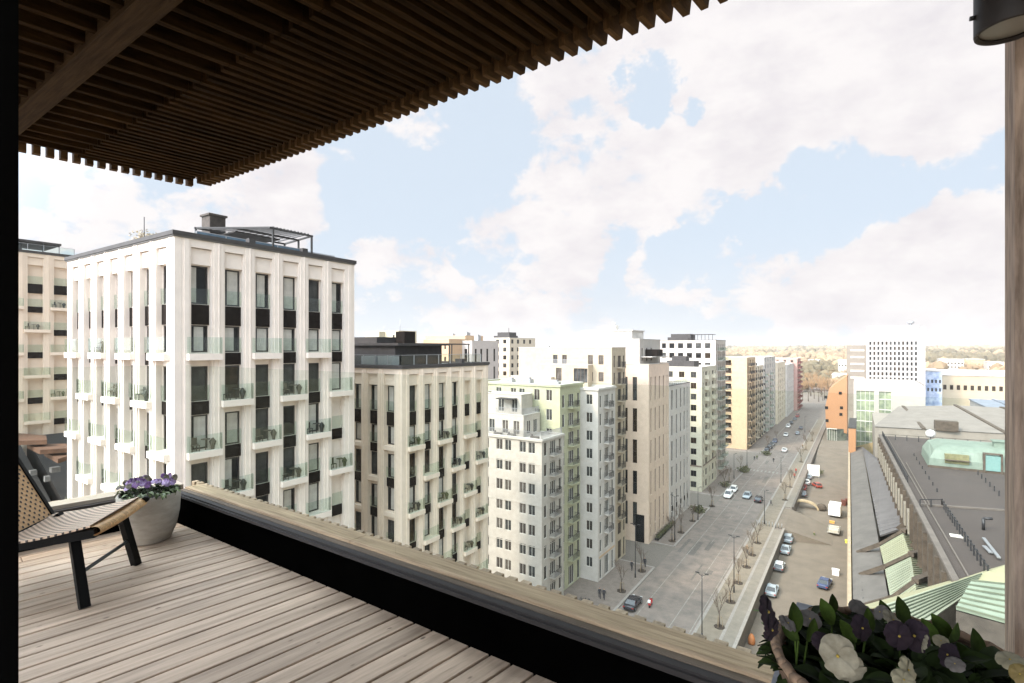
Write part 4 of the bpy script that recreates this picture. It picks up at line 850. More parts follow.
# green sheds
E = [at(879.9, 546.5, 13.4), at(885, 569, 13.4), at(891, 601, 13.4)]; E.append(E[2] + (E[2] - E[1]) * .9)
G = [at(902.7, 533.4, 16.0), at(910.6, 557, 16.0), at(915, 584, 16.0)]; G.append(G[2] + (G[2] - G[1]) * .9)
H_ = [at(920, 535, 14.8), at(930, 559, 14.8), at(939, 580, 14.8)]; H_.append(H_[2] + (H_[2] - H_[1]) * .9)
for k in range(3):
    hq('shed_roof', [[E[k + 1], G[k + 1], G[k], E[k]]], copper2 if k != 1 else copper, t=.12); hq('shed_roof', [[G[k + 1], H_[k + 1], H_[k], G[k]]], copper2, t=.12)
    sm_ = MB()
    for i in range(13):
        t = (i + .5) / 13; a = E[k].lerp(E[k + 1], t) - HO; b_ = G[k].lerp(G[k + 1], t) - HO; c = H_[k].lerp(H_[k + 1], t) - HO; up = Vector((0, 0, .06))
        sm_.beam(a + up, b_ + up, .07, .09); sm_.beam(b_ + up, c + up, .07, .09)
    sm_.build('roof_seams', copper, hall)
    g = MB(); up = Vector((0, 0, .3)); a, b_, c = E[k] - HO, G[k] - HO, H_[k] - HO
    a0 = a + Vector((-2.4, 1.0, -1.6)); g.beam(a0, a + up, .55, .5); g.beam(a + up, b_ + up, .5, .35); g.beam(b_ + up, c + up + Vector((0, 0, .6)), .6, .5); g.quad(a, b_, b_ + Vector((0, 0, -3.5)), a + Vector((0, 0, -3.5))); g.quad(c + Vector((0, .2, 3.4)), c + Vector((-2.6, .2, .4)), c + Vector((0, .2, -1)))
    g.build('shed_gutter', brownw, hall)
# big green roof in front, and the small box with a copper roof
R0, R1 = at(876, 607, ZR + .1), at(1001, 567, ZR + .6); R1 = R1 + (R1 - R0) * .35
n_ = Vector((R1.y - R0.y, -(R1.x - R0.x), 0)).normalized()
LA, LB = at(912, 632, 20.0), at(971, 591, 20.7); LB2 = at(1016, 583, 20.8)
RM = R0.lerp(R1, .62)
hq('copper_roof', [[R0.lerp(LA, i / 9), R0.lerp(LA, (i + 1) / 9), RM.lerp(LB, (i + 1) / 9), RM.lerp(LB, i / 9)] for i in range(9)], copper, t=.12); hq('copper_roof', [[R0.lerp(R1, .62), LB, LB2, R1]], copper2, t=.12)
hq('copper_roof', [[R0 - n_ * 3.2 + Vector((-1, 0, -2.6)), R0, R1, R1 - n_ * 1.6 + Vector((0, 0, -1.2))]], copper2, t=.12)
sm_ = MB()
for i in range(1, 9):
    t = i / 9; a = R0.lerp(LA, t) - HO; e = R0.lerp(R1, .62).lerp(LB, t) - HO; sm_.beam(a + Vector((0, 0, .08)), e + Vector((0, 0, .08)), .06, .10)
sm_.build('roof_seams', mat('copper_seam', (0.12, 0.14, 0.095), .7, .1, 1), hall)
J0 = LA + Vector((0, .15, -.1)); J1 = LB + Vector((0, .15, -.1))
b = MB(); b.quad(J0 - HO, J1 - HO, J1 - HO + Vector((0, 0, -12)), J0 - HO + Vector((0, 0, -12))); b.build('shed_wall', brownw, hall)
hq('copper_roof', [[J0 + Vector((.2, -.2, -3)), J0 + n_ * 3.5 + Vector((0, 0, -4.4)), J1 + n_ * 2.5 + Vector((0, 0, -4.4)), J1 + Vector((0, 0, -3))]], copper2, t=.12)
zb = 21.7; bx_ = [at(956, 607, zb), at(1012, 622.5, zb), at(1012, 596.5, zb), at(971, 592, zb)]
hq('box_roof', [[bx_[0], bx_[1], bx_[2] + Vector((0, 0, .8)), bx_[3] + Vector((0, 0, .8))]], mat('copper_light', (0.2, 0.245, 0.185), .7, .08, .8, big=.2), t=.2)
sm_ = MB()
for i in range(7):
    t = i / 6; a = bx_[0].lerp(bx_[3] + Vector((0, 0, .8)), t) - HO; e = bx_[1].lerp(bx_[2] + Vector((0, 0, .8)), t) - HO; sm_.beam(a + Vector((0, 0, .06)), e + Vector((0, 0, .06)), .08, .1)
sm_.build('roof_seams', _m['copper_seam'], hall)
b = MB(); ins = .25; pp = [p - HO for p in bx_]
for i in range(4):
    a, c = pp[i], pp[(i + 1) % 4]; b.quad(a + Vector((0, 0, -.25)), c + Vector((0, 0, -.25)), Vector((c.x, c.y, 3)), Vector((a.x, a.y, 3)))
b.build('box_wall', mat('box_brown', (.075, .062, .05), .85, .2, .9), hall)
# pale roofs at the far end of the hall
far_ = thing('low_hall', 'pale low hall with ribbed roof between the dark flat roof and the glass podium', 'building', (20, 160, PZ))
q = MB(); q.prism([(-17, -12), (45, -4), (45, 20), (-17, 20)], 0, 23.5); q.build('wall', mat('pale_hall', (0.25, 0.22, 0.185), .9, .08, .5), far_)
q = MB(); q.quad((-17.3, -12.3, 23.6), (6, -9.2, 23.6), (1, 20, 26.6), (-11, 20, 25.6)); q.quad((6, -9.2, 23.6), (20, -7.4, 23.6), (10, 20, 26.6), (1, 20, 26.6)); q.quad((20, -7.4, 23.6), (45, -4, 23.6), (45, 20, 23.7), (10, 20, 26.6)); q.build('roof', mat('pale_felt', (0.19, 0.168, 0.145), .9, .08, .4), far_)
q = MB()
for (a, b_) in (((6, -9.2, 23.7), (1, 20, 26.7)), ((20, -7.4, 23.7), (10, 20, 26.7)), ((-8, -11, 23.7), (-10, 20, 25.7))): q.beam(a, b_, .7, .35)
q.build('roof_rib', brownw, far_)
for (x, y, a, c, h) in ((-6, -11, 4, 2.5, 2.0), (8, -8.6, 4.5, 2.5, 2.0), (15, 2, 3, 3, 3.2), (24, 4, 6, 4, 3.0)):
    q = MB(); q.box(x, x + a, y, y + c, 23.5, 23.6 + h); q.build('roof_hut', random.choice([brownw, white2]), far_)
gr = thing('flat_roof_hall', 'grey blue flat roofed hall beyond the pale low hall, near the wooden post', 'building', (60, 215, PZ))
q = MB(); q.box(-26, 70, -15, 40, 0, 22.5); q.build('wall', mat('greyhall', (.30, .29, .28), .9, .08, .5), gr)
q = MB(); q.box(-26.3, 70, -15.3, 40.3, 22.52, 22.9)
for i in range(6): q.box(-20 + i * 12, -19.4 + i * 12, -15, 40, 22.9, 23.3)
q.build('roof', mat('bluegrey_felt', (.19, .215, .25), .8, .1, .3), gr)
# podium with the glass front
pod = thing('office_building', 'white podium building with tall green glass front, standing before the hotel tower', 'building', (-1.5, 190, PZ))
q = MB(); q.facade((0, 0, 0), UX, NF, 17.2, 31, [(.7, 5.2, 1, 28.8, .4), (6.3, 9.3, 14, 28.8, .4)]); q.facade((17.2, 0, 0), UY, NS, 30, 31, []); q.box(0, .3, .42, 30, 0, 31); q.box(.3, 16.9, 29.7, 30, 0, 31); q.box(.3, 16.9, .5, 29.7, 30.6, 30.8); q.build('wall', mat('podium_white', (0.36, 0.335, 0.295), .85, .04, .8), pod)
for (x0, x1, z0) in ((.7, 5.2, 1), (6.3, 9.3, 14)):
    g = MB(); g.box(x0, x1, .30, .38, z0, 28.8); go = g.build('glazing', mat('green_glazing', (.30, .34, .22), .15, .5, .5, col2=(.13, .16, .12)), pod)
    g = MB(); n1_ = int((x1 - x0) / 1.1); 
    for i in range(n1_ + 1): x = x0 + (x1 - x0) * i / n1_; g.box(x - .05, x + .05, .18, .30, z0, 28.8)
    zz = z0
    while zz < 28.7: g.box(x0, x1, .2, .29, zz, zz + .25); zz += 3.1
    g.build('mullions', M['pale_frame'], go)
br = thing('brick_pier_house', 'narrow orange brick end wall at the near corner of the glass podium', 'building', (-3.5, 160, PZ)); br.location = (xy(848.5, 165), 165, PZ)
q = MB(); q.box(0, 1.6, 0, 22, 0, 20.5); q.build('wall', brick_o, br); q = MB(); q.box(-.1, 1.7, -.1, 22.1, 20.5, 20.8); q.build('roof', M['roof_dark'], br)
# hotel tower
YH = 385.0; hx0, hx1 = xy(866.2, YH), xy(920.5, YH); hx2 = xy(846.5, YH); hx3 = xy(925.5, YH)
hot = thing('hotel_tower', 'tall white hotel tower with a dense grid of windows and a tan side block', 'building', (hx0, YH, 0))
HW = hx1 - hx0; ZT = 51.5
q = MB(); ops = []; nc = 12; cw = (HW - 2.2) / nc
for i in range(nc):
    for j in range(13): ops.append((1.1 + cw * i + .5, 1.1 + cw * (i + 1) - .5, 4.2 + 3.05 * j, 4.2 + 3.05 * j + 1.95, .35))
q.facade((0, 0, 0), UX, NF, HW, ZT - 1, ops); q.box(HW, hx3 - hx0, .6, 24, 0, ZT - .5); q.box(0, .4, .42, 24, 0, ZT - 1); q.box(.4, HW - .01, 23.5, 24, 0, ZT - 1); q.box(.4, HW, .5, 23.5, ZT - 1.4, ZT - 1.1)
q.prism([(1, .8), (HW - 1, .8), (HW - 1, 20), (1, 20)], ZT - 1.1, ZT + .6); q.build('wall', mat('hotel_white', (0.38, 0.355, 0.335), .8, .04, .4), hot)
cnt = 0; st_ = MB()
for k, o_ in enumerate(ops):
    if k % 13 >= 5 and cnt < 99:
        cnt += 1; g = MB() if cnt == 1 else None
        if cnt == 1: g.quad((0, 0, 0), (cw - 1.0, 0, 0), (cw - 1.0, 0, 1.95), (0, 0, 1.95)); hwm = g.mesh('window', PN[0])
        inst(hwm, 'window', hot, (o_[0], .33, o_[2]), 0, mats=[random.choice([PN[0], PN[0], PN[3], PN[1]])])
    else: st_.quad((o_[0], .33, o_[2]), (o_[1], .33, o_[2]), (o_[1], .33, o_[3]), (o_[0], .33, o_[3]))
tag(st_.build('windows', PN[0], hot), kind='stuff')
q = MB(); q.tube((22, 8, ZT + .6), (22, 8, ZT + 2.2), .7); q.lathe([(.1, 1.6), (1.5, 2), (1.9, 2.8), (1.2, 3.4), (.1, 3.5)], 12, (22, 8, ZT)); q.build('roof_beacon', M['steel'], hot)
q = MB(); q.box(hx2 - hx0, -.02, 1, 22, 0, 40.5); q.build('side_block', mat('hotel_tan', (0.21, 0.18, 0.145), .85, .06, .5), hot)
for k in range(5):
    q = MB(); q.box(hx2 - hx0 + 2, -1.0, .9, .98, 38.0 - 4.2 * k - 1.0, 38.0 - 4.2 * k); q.build('window_band', mat('band_pale', (.6, .56, .5), .6, .05, 1), hot)
# orange brick building with slanted gable and glass base
YQ = 262.0; ox = xy(846.5, YQ)
ob = thing('brick_building', 'orange brick building with slanted roofline above a dark glass wedge beyond the yard', 'building', (ox, YQ, 0))
q = MB(); w_ = ox - xy(826, YQ); pts = [(-w_, 5.0), (0.2, 3.0), (0.2, 27.2), (-2.6, 25.0), (-w_ + 1.2, 21.5), (-w_ - .3, 14)]
F0 = [Vector((x, 0, z)) for x, z in pts]; F1 = [Vector((x, 26, z)) for x, z in pts]
q.quad(*F0); q.quad(*reversed(F1))
for i in range(len(pts)): j = (i + 1) % len(pts); q.quad(F0[i], F1[i], F1[j], F0[j])
q.build('wall', brick_o, ob)
for (x, z) in ((-7.0, 8), (-7.2, 13.5), (-2.0, 11), (-1.8, 13.8), (-2.2, 20), (-7.5, 18)):
    g = MB(); g.box(x - .55, x + .55, -.12, .02, z - .6, z + .6); g.build('window', PN[0], ob)
q = MB(); q.prism([(-w_ + .5, -3.0), (-w_ + 4.0, -2), (0, .8), (0, 20), (-w_ + .5, 20)], .0, 4.9); q.build('glass_base', mat('base_glass', (.05, .06, .055), .1, .6, .6, col2=(.16, .18, .14)), ob)
g = MB()
for i in range(5): t = i / 4; g.box(-w_ + .5 + t * 3.4, -w_ + .62 + t * 3.4, -3.08 + t, -2.98 + t, 0, 5.0)
g.box(-w_ + .4, -w_ + 4.1, -3.1, -2.1, 4.9, 5.1); g.build('mullions', M['pale_frame'], ob)
# ------------------------------------------------------------------ distance: low buildings, bare trees, woods, hills
def far_house(px0, px1, Y, z1, m, lb, dep=20, z0=-3, nwin=0, wz=None, wm=None, roofm_=None):
    a, b_ = xy(px0, Y), xy(px1, Y); r_ = thing('distant_building', lb, 'building', (a, Y, z0)); W_ = b_ - a
    ops = []
    if nwin:
        pc = W_ / nwin
        for (za, zb_) in wz: ops += [(pc * (i + .25), pc * (i + .75), za - z0, zb_ - z0, .3) for i in range(nwin)]
    q = MB(); q.facade((0, 0, 0), UX, NF, W_, z1 - z0, ops); q.box(0, .5, .35, dep, 0, z1 - z0); q.box(W_ - .5, W_, .35, dep, 0, z1 - z0); q.box(.5, W_ - .5, dep - .5, dep, 0, z1 - z0); q.build('wall', m, r_)
    q = MB(); q.box(-.4, W_ + .4, -.4, dep + .4, z1 - z0 + .01, z1 - z0 + .5); q.build('roof', roofm_ or M['roof_pale'], r_)
    for o_ in ops[:40]:
        g = MB(); g.quad((o_[0], .28, o_[2]), (o_[1], .28, o_[2]), (o_[1], .28, o_[3]), (o_[0], .28, o_[3])); g.build('window', wm or PN[3], r_)
    return r_
cream_f = mat('far_cream', (0.42, 0.35, 0.25), .9, .05, .2); white_f = mat('far_white', (0.46, 0.42, 0.37), .9, .05, .2); orange_f = mat('far_orange', (.62, .38, .20), .9, .08, .2)
far_house(918.5, 942, 400, 25, mat('far_blue', (0.11, 0.17, 0.3), .6, .2, .3, col2=(.4, .46, .55)), 'blue fronted building just right of the hotel tower', 40, nwin=6, wz=[(13, 15), (18, 20)], wm=PN[1])
far_house(941.5, 1075, 430, 21.5, cream_f, 'long cream building with a row of dark windows, right of the blue fronted one', 60, nwin=18, wz=[(12.5, 15.5)], wm=PN[3])
far_house(922, 1060, 640, 16, white_f, 'long pale low building behind the long cream one', 60, nwin=14, wz=[(9, 11)])
far_house(832, 848, 560, 14, white_f, 'white low building left of the tan hotel block, above the orange brick roof', 40)
far_house(838, 856, 820, 22, white_f, 'distant white block between bare trees left of the hotel', 30, nwin=6, wz=[(14, 16)])
far_house(940, 964, 900, 23, white_f, 'distant white block right of the hotel with small windows', 30, nwin=7, wz=[(12, 14), (17, 19)])
far_house(966, 985, 980, 22, orange_f, 'distant orange block in the trees, second right of the hotel', 30, nwin=5, wz=[(14, 16)])
far_house(988, 1004, 900, 20, white_f, 'distant pale block next to the wooden post', 30, nwin=5, wz=[(13, 15)])
far_house(808, 819, 900, 20, white_f, 'distant white block over the road end', 30, nwin=4, wz=[(10, 12)])
far_house(815, 835, 620, 9, orange_f, 'distant low orange block behind the road bend', 30, nwin=5, wz=[(3, 5)])
random.seed(11)
wood = [mat('bare_wood_far', (0.26, 0.18, 0.11), .95, .2, .02, col2=(.22, .15, .08), island=.25), mat('evergreen_far', (0.13, 0.1, 0.055), .95, .2, .02, col2=(.09, .075, .04), island=.2)]
def blob(b, c, rx, rz, m):
    n = 6; i = len(b.v); ph = random.random() * 6
    ring = [(.75, -.45), (1.0, .05), (.7, .6)]
    for (r_, z) in ring:
        for k in range(n):
            t = ph + 2 * math.pi * k / n; j = random.uniform(.75, 1.2); b.v.append((c[0] + rx * r_ * j * math.cos(t), c[1] + rx * r_ * j * math.sin(t), c[2] + rz * z * random.uniform(.8, 1.2)))
    b.v.append((c[0], c[1], c[2] + rz)); 
    for a in range(2):
        for k in range(n):
            l = (k + 1) % n; b.f.append((i + a * n + k, i + a * n + l, i + (a + 1) * n + l, i + (a + 1) * n + k)); b.mi.append(m); b.sm.append(False)
    for k in range(n): b.f.append((i + 2 * n + k, i + 2 * n + (k + 1) % n, i + 3 * n)); b.mi.append(m); b.sm.append(False)
b = MB()
for i in range(9000):
    Y = 520 * (3500 / 520) ** (random.random() ** .8); X = random.uniform(-.32, .95) * Y * .9
    if 395 < Y < 760 and X > 30: continue
    if noise.noise(Vector((X / 160, Y / 220, 3))) < -.12: continue
    s_ = random.uniform(3.2, 6) * (1 + Y / 1500); blob(b, (X, Y, random.uniform(0, 2) + s_ * .7 + (Y - 500) * .006), s_, s_ * 1.1, 1 if noise.noise(Vector((X / 300, Y / 500, 9))) > .05 + random.uniform(-.15, .15) else 0)
wd_ = b.build('woodland', wood); tag(wd_, 'brown and dark green woods stretching to the horizon', 'woods', kind='stuff')
b = MB(); P = []
for ring, (Y, hh) in enumerate(((1800, -3), (2600, 18), (3800, 34), (5200, 48), (7000, 30))):
    row = []
    for k in range(81):
        an = R(-60 + 120 * k / 80) ; x = Y * math.sin(an) * 1.0; y = Y * math.cos(an); row.append((x, y, hh + (8 if ring > 1 else 3) * noise.noise(Vector((an * 4, ring, 1)))))
    P.append(row)
b.grid(P); tag(b.build('hills', mat('hill_woods', (.17, .14, .09), .95, .2, .01, col2=(.10, .10, .065), big=.003)), kind='structure')
# bare trees near the bend
twig = mat('bare_twigs', (0.15, 0.105, 0.075), .95, .2, .3, island=.3); bark = mat('bark', (.12, .09, .07), .95, .2, 4)
def bare_tree(h, seed, spread=.45, dens=1, name='bare_tree'):
    rnd = random.Random(seed); t = MB(); c = MB()
    t.tube((0, 0, 0), (0, 0, h * .38), h * .018, h * .012, 6)
    def br(p, d, l, r, dep):
        q_ = p + d * l; (t if dep < 1 else c).tube(p, q_, r, r * .6, 4 if dep else 5, caps=False)
        if dep >= 3: return
        for k in range(3 if dep else 4):
            nd = (d + Vector((rnd.uniform(-1, 1), rnd.uniform(-1, 1), rnd.uniform(-.2, .8))) * spread * 1.5).normalized()
            br(p + d * l * rnd.uniform(.55, 1.0), nd, l * rnd.uniform(.5, .75), r * .55, dep + 1)
    for k in range(4):
        a = k * 1.6 + rnd.random(); br(Vector((0, 0, h * rnd.uniform(.28, .38))), Vector((math.cos(a) * spread, math.sin(a) * spread, 1)).normalized(), h * .3, h * .009, 0)
    return t.mesh('trunk', bark), c.mesh('crown', twig)
tm = [bare_tree(5.2, s, .38) for s in (1, 2, 3)]
tb = [bare_tree(14, s, .5) for s in (5, 6)]
def put_tree(x, y, z, lb, grp, meshes, sc=1.0, crownmat=None):
    r_ = thing('bare_tree', lb, 'tree', (x, y, z), random.uniform(0, 6), grp)
    inst(meshes[0], 'trunk', r_, (0, 0, 0), sc=(sc,) * 3); inst(meshes[1], 'crown', r_, (0, 0, 0), sc=(sc,) * 3, mats=[crownmat] if crownmat else None)
    return r_
for i in range(70):
    Y = random.uniform(400, 720); px = random.uniform(800, 849); x = xy(px, Y)
    put_tree(x, Y, 0, 'bare brownish tree in the grove beyond the end of the street', 'bare trees beyond the end of the street', random.choice(tb), random.uniform(.8, 1.3), mat('orange_twigs', (0.3, 0.18, 0.09), .95, .15, .3, island=.3))
# terraced dark roofs at lower left
dl = thing('terraced_roofs', 'dark sloping roofs with brown flat tops far below, at the left edge behind the chair', 'building', (-75, 24, 0))
zb_ = 24.5
q = MB(); q.box(-18, 0, -14, 22, 0, 19); q.build('wall', mat('dark_block', (0.04, 0.036, 0.033), .9, .1, 1), dl)
b = MB()
for k in range(5):
    y0 = -14 + k * 6.2; b.quad((-16.5, y0, zb_ + 3.2), (-2.5, y0, zb_ - 3.6), (-2.5, y0 + 5.2, zb_ - 3.6), (-16.5, y0 + 5.2, zb_ + 3.2)); b.quad((-16.5, y0, zb_ + 3.2), (-2.5, y0, zb_ - 3.6), (-2.5, y0, 18), (-16.5, y0, 18)); b.quad((-16.5, y0 + 5.2, zb_ + 3.2), (-16.5, y0 + 5.2, 18), (-2.5, y0 + 5.2, 18), (-2.5, y0 + 5.2, zb_ - 3.6))
b.build('sloping_roof', mat('dark_slope', (0.02, 0.017, 0.016), .7, .2, .6), dl)
for (pp_, z_) in ([[(18, 441), (18, 433), (46, 435.5), (47, 440)], 28.6], [[(27, 444), (66, 443.5), (70, 448), (40, 450)], 27.8], [[(44, 451.5), (66, 450), (70, 455), (58, 459)], 27.0]):
    pts = [at(x, y, z_) - Vector((-75, 24, 0)) for x, y in pp_]
    q = MB(); cpt = sum(pts, Vector()) / 4
    if (pts[1] - pts[0]).cross(pts[2] - pts[0]).z < 0: pts.reverse()
    q.prism([(p.x, p.y) for p in pts], z_ - .5, z_); q.build('terrace_roof', mat('rust_deck', (0.12, 0.055, 0.028), .85, .15, 1), dl)
for (x, y, z_, s_) in ((33, 470, 25, .5), (55, 467, 25, .7), (47, 476, 24.8, .4)):
    c = at(x, y, z_) - Vector((-75, 24, 0)); q = MB(); q.box(c.x - s_ * .6, c.x + s_ * .6, c.y - s_ * .6, c.y + s_ * .6, c.z - .6, c.z); q.build('roof_unit', M['roof_felt'], dl)

hb = MB(); hb.box(-1500, 2600, -700, 3600, PZ - 1.2, 90); hz_ = hb.build('haze', None)
hm = bpy.data.materials.new('haze'); hm.use_nodes = True; t = hm.node_tree; t.nodes.clear(); o_ = t.nodes.new('ShaderNodeOutputMaterial'); v_ = t.nodes.new('ShaderNodeVolumePrincipled')
v_.inputs['Color'].default_value = (.98, .95, .90, 1); v_.inputs['Density'].default_value = HAZE; v_.inputs['Anisotropy'].default_value = .2; t.links.new(v_.outputs[0], o_.inputs['Volume'])
hz_.data.materials.clear(); hz_.data.materials.append(hm); tag(hz_, kind='stuff')
# ------------------------------------------------------------------ cars
def car_parts(kind):
    """meshes of one car, nose toward +Y, origin on the ground at its middle"""
    L_, Wd = {'hatch': (4.1, 1.76), 'sedan': (4.6, 1.82), 'suv': (4.6, 1.88)}[kind]; hb = {'hatch': .92, 'sedan': .90, 'suv': 1.02}[kind]; ht = {'hatch': 1.48, 'sedan': 1.44, 'suv': 1.68}[kind]
    b = MB(); hw = Wd / 2
    st = [(-.5, .55, .42, .82), (-.485, .86, .32, hb - .02), (-.40, .95, .26, hb + .02), (-.2, 1.0, .24, hb), (.05, 1.0, .24, hb - .02), (.22, 1.0, .24, hb - .04), (.36, .97, .25, hb - .12), (.46, .90, .28, hb - .2), (.495, .70, .38, .62)]
    rowsP = []
    for (t, wf, zb, zt) in st:
        y = t * L_; x = hw * wf; zm = zb + (zt - zb) * .45
        rowsP.append([(-x * .86, y, zb), (-x, y, zm), (-x * .97, y, zt - .08), (-x * .86, y, zt), (x * .86, y, zt), (x * .97, y, zt - .08), (x, y, zm), (x * .86, y, zb)])
    b.grid(rowsP); b.quad(*rowsP[0]); b.quad(*reversed(rowsP[-1]))
    body = b
    rear = {'hatch': -.46, 'sedan': -.36, 'suv': -.47}[kind]; rt = {'hatch': -.36, 'sedan': -.20, 'suv': -.40}[kind]
    c = MB(); lo = [(rear, .84), (.24, .84)]; hi = [(rt, .66), (.06, .66)]
    zt = ht - .05
    B4 = [(-hw * .84, rear * L_, hb - .02), (hw * .84, rear * L_, hb - .02), (hw * .84, .24 * L_, hb - .05), (-hw * .84, .24 * L_, hb - .05)]
    T4 = [(-hw * .68, rt * L_, zt), (hw * .68, rt * L_, zt), (hw * .68, .05 * L_, zt), (-hw * .68, .05 * L_, zt)]
    for i in range(4): j = (i + 1) % 4; c.quad(B4[i], B4[j], T4[j], T4[i])
    r = MB(); r.prism([(-hw * .70, rt * L_ - .06), (hw * .70, rt * L_ - .06), (hw * .70, .05 * L_ + .04), (-hw * .70, .05 * L_ + .04)], zt - .01, ht)
    for sx in (-1, 1):
        for i, j in ((0, 0), (3, 3)): pass
        r.beam((sx * hw * .845, .245 * L_, hb - .06), (sx * hw * .69, .055 * L_, zt), .06, .05); r.beam((sx * hw * .845, rear * L_, hb - .02), (sx * hw * .69, rt * L_, zt), .09, .05); r.beam((sx * hw * .85, -.12 * L_, hb - .04), (sx * hw * .695, -.12 * L_, zt), .07, .04)
        r.box(sx * hw * .9 - .09, sx * hw * .9 + .09, .17 * L_, .17 * L_ + .12, hb - .02, hb + .12)
    w = MB(); w.tube((-.11, 0, 0), (.11, 0, 0), .33, .33, 16); rim = MB(); rim.tube((-.115, 0, 0), (.115, 0, 0), .19, .19, 12)
    hl = MB(); hl.box(-.16, .16, -.04, .04, -.07, .07)
    paint = mat('car_paint', (.3, .3, .3), .25, .03, 3)
    return dict(L=L_, W=Wd, body=body.mesh('body', paint), cab=c.mesh('side_windows', mat('car_glass', (.03, .035, .04), .06, .1, 3)), roof=r.mesh('roof', paint), wheel=w.mesh('wheel', mat('tyre', (.02, .02, .02), .8, .1, 8)), rim=rim.mesh('rim', M['steel']),
                hl=hl.mesh('headlight', mat('lamp_lens', (.7, .7, .66), .2, .05, 4)), tl=hl.mesh('tail_light', mat('tail_lens', (.35, .02, .015), .3, .05, 4)), hb=hb)
CARS = {k: car_parts(k) for k in ('hatch', 'sedan', 'suv')}
def car(kind, px, py, z, rz, col, label, group, roofcol=None):
    K = CARS[kind]; x, y = gp(px, py, z) if py else px
    r = thing('parked_car' if 'parked' in label else 'car', label, 'car', (x, y, z), R(rz), group)
    cm = mat('paint_%d_%d_%d' % tuple(int(v * 99) for v in col), col, .25, .03, 3); cr = mat('paint_%d_%d_%d' % tuple(int(v * 99) for v in roofcol), roofcol, .25, .03, 3) if roofcol else cm
    inst(K['body'], 'body', r, (0, 0, 0), mats=[cm]); inst(K['cab'], 'side_windows', r, (0, 0, 0)); inst(K['roof'], 'roof', r, (0, 0, 0), mats=[cr])
    for sx in (-1, 1):
        for sy in (-.31, .31): wo = inst(K['wheel'], 'wheel', r, (sx * (K['W'] / 2 - .12), sy * K['L'], .33)); inst(K['rim'], 'rim', wo, (0, 0, 0))
        inst(K['hl'], 'headlight', r, (sx * K['W'] * .33, K['L'] * .478, .66)); inst(K['tl'], 'tail_light', r, (sx * K['W'] * .36, -K['L'] * .488, .72))
    return r
gk = 'cars parked in the yard'; gr_ = 'cars on the street'; gl_ = 'cars parked along the far kerb'
SILV, WHT, DRK, BLU, RED, GRY = (.32, .36, .38), (.72, .71, .68), (.03, .03, .035), (.05, .07, .14), (.30, .04, .03), (.15, .16, .17)
car('sedan', 772.0, 593, PZ, 0, SILV, 'silver blue car parked by the wall, nearest of the row in the yard', gk)
car('hatch', 779.5, 569, PZ, 0, GRY, 'grey car with a white roof parked by the wall, second of the near row', gk, WHT)
car('sedan', 785.7, 552, PZ, 0, SILV, 'silver car parked by the wall, third of the near row', gk)
car('suv', 788.5, 541, PZ, 0, SILV, 'greyish parked car close behind the third silver one of the near row', gk)
car('hatch', 792.0, 531, PZ, 0, WHT, 'white parked car at the far end of the near row by the wall', gk)
car('sedan', 824.8, 586, PZ, -8, BLU, 'dark blue car parked alone in the middle of the yard', gk)
car('hatch', 803.5, 496, PZ, 0, GRY, 'dark grey parked car next to the tan arch', gk)
car('suv', 803.2, 489.5, PZ, 0, RED, 'red parked car by the far wall behind the dark grey one', gk)
car('sedan', 806.8, 484, PZ, 0, WHT, 'white parked car by the far wall between the red and the silver one', gk)
car('hatch', 808.8, 478.5, PZ, 0, SILV, 'silver parked car by the hedge at the far end of the yard row', gk)
car('hatch', 816.5, 487, PZ, 28, (.33, .06, .04), 'small dark red parked car standing across, right of the far row', gk)
car('sedan', 633, 606, 0, 2, DRK, 'black car on the near end of the street beside the kerb', gr_)
car('suv', 728.5, 497, 0, 180, WHT, 'white car on the left lane, front one of the two white cars', gr_)
car('hatch', 733.5, 491.5, 0, 180, WHT, 'white car half hidden behind the front white one', gr_)
car('sedan', 747.3, 497.5, 0, 180, SILV, 'silver car in the middle of the street between white and black ones', gr_)
car('hatch', 758.7, 501.5, 0, 0, DRK, 'small black car on the right lane of the street', gr_)
car('sedan', 784.6, 451.5, 0, 0, WHT, 'white car driving far up the right lane', gr_)
car('sedan', 786, 436, 0, 180, WHT, 'white car on the left lane under the light orange block', gr_)
car('hatch', 797.5, 434.5, 0, 0, SILV, 'pale car on the right lane level with the orange brick building', gr_)
car('sedan', 801, 429, 0, 0, GRY, 'grey car farthest up the street on the right lane', gr_)
for i, (yy, k_, c_, lb) in enumerate([(219, 'hatch', DRK, 'black parked car at the kerb, first one below the ochre tower'), (226, 'suv', DRK, 'dark van like car parked second below the ochre tower'), (233, 'sedan', GRY, 'grey parked car third in the kerb row by the ochre tower'),
        (241, 'hatch', BLU, 'dark blue parked car fourth in the kerb row by the ochre tower'), (290, 'suv', WHT, 'white parked car at the kerb below the bright white block'), (304, 'hatch', DRK, 'black parked car at the kerb after the white one, below the bright white block'),
        (322, 'sedan', GRY, 'grey parked car at the kerb, last but one before the bend'), (336, 'suv', RED, 'dark red parked car at the kerb, last before the bend')]):
    car(k_, (-31.0 + 1.8, yy), None, 0, 180, c_, lb, gl_)
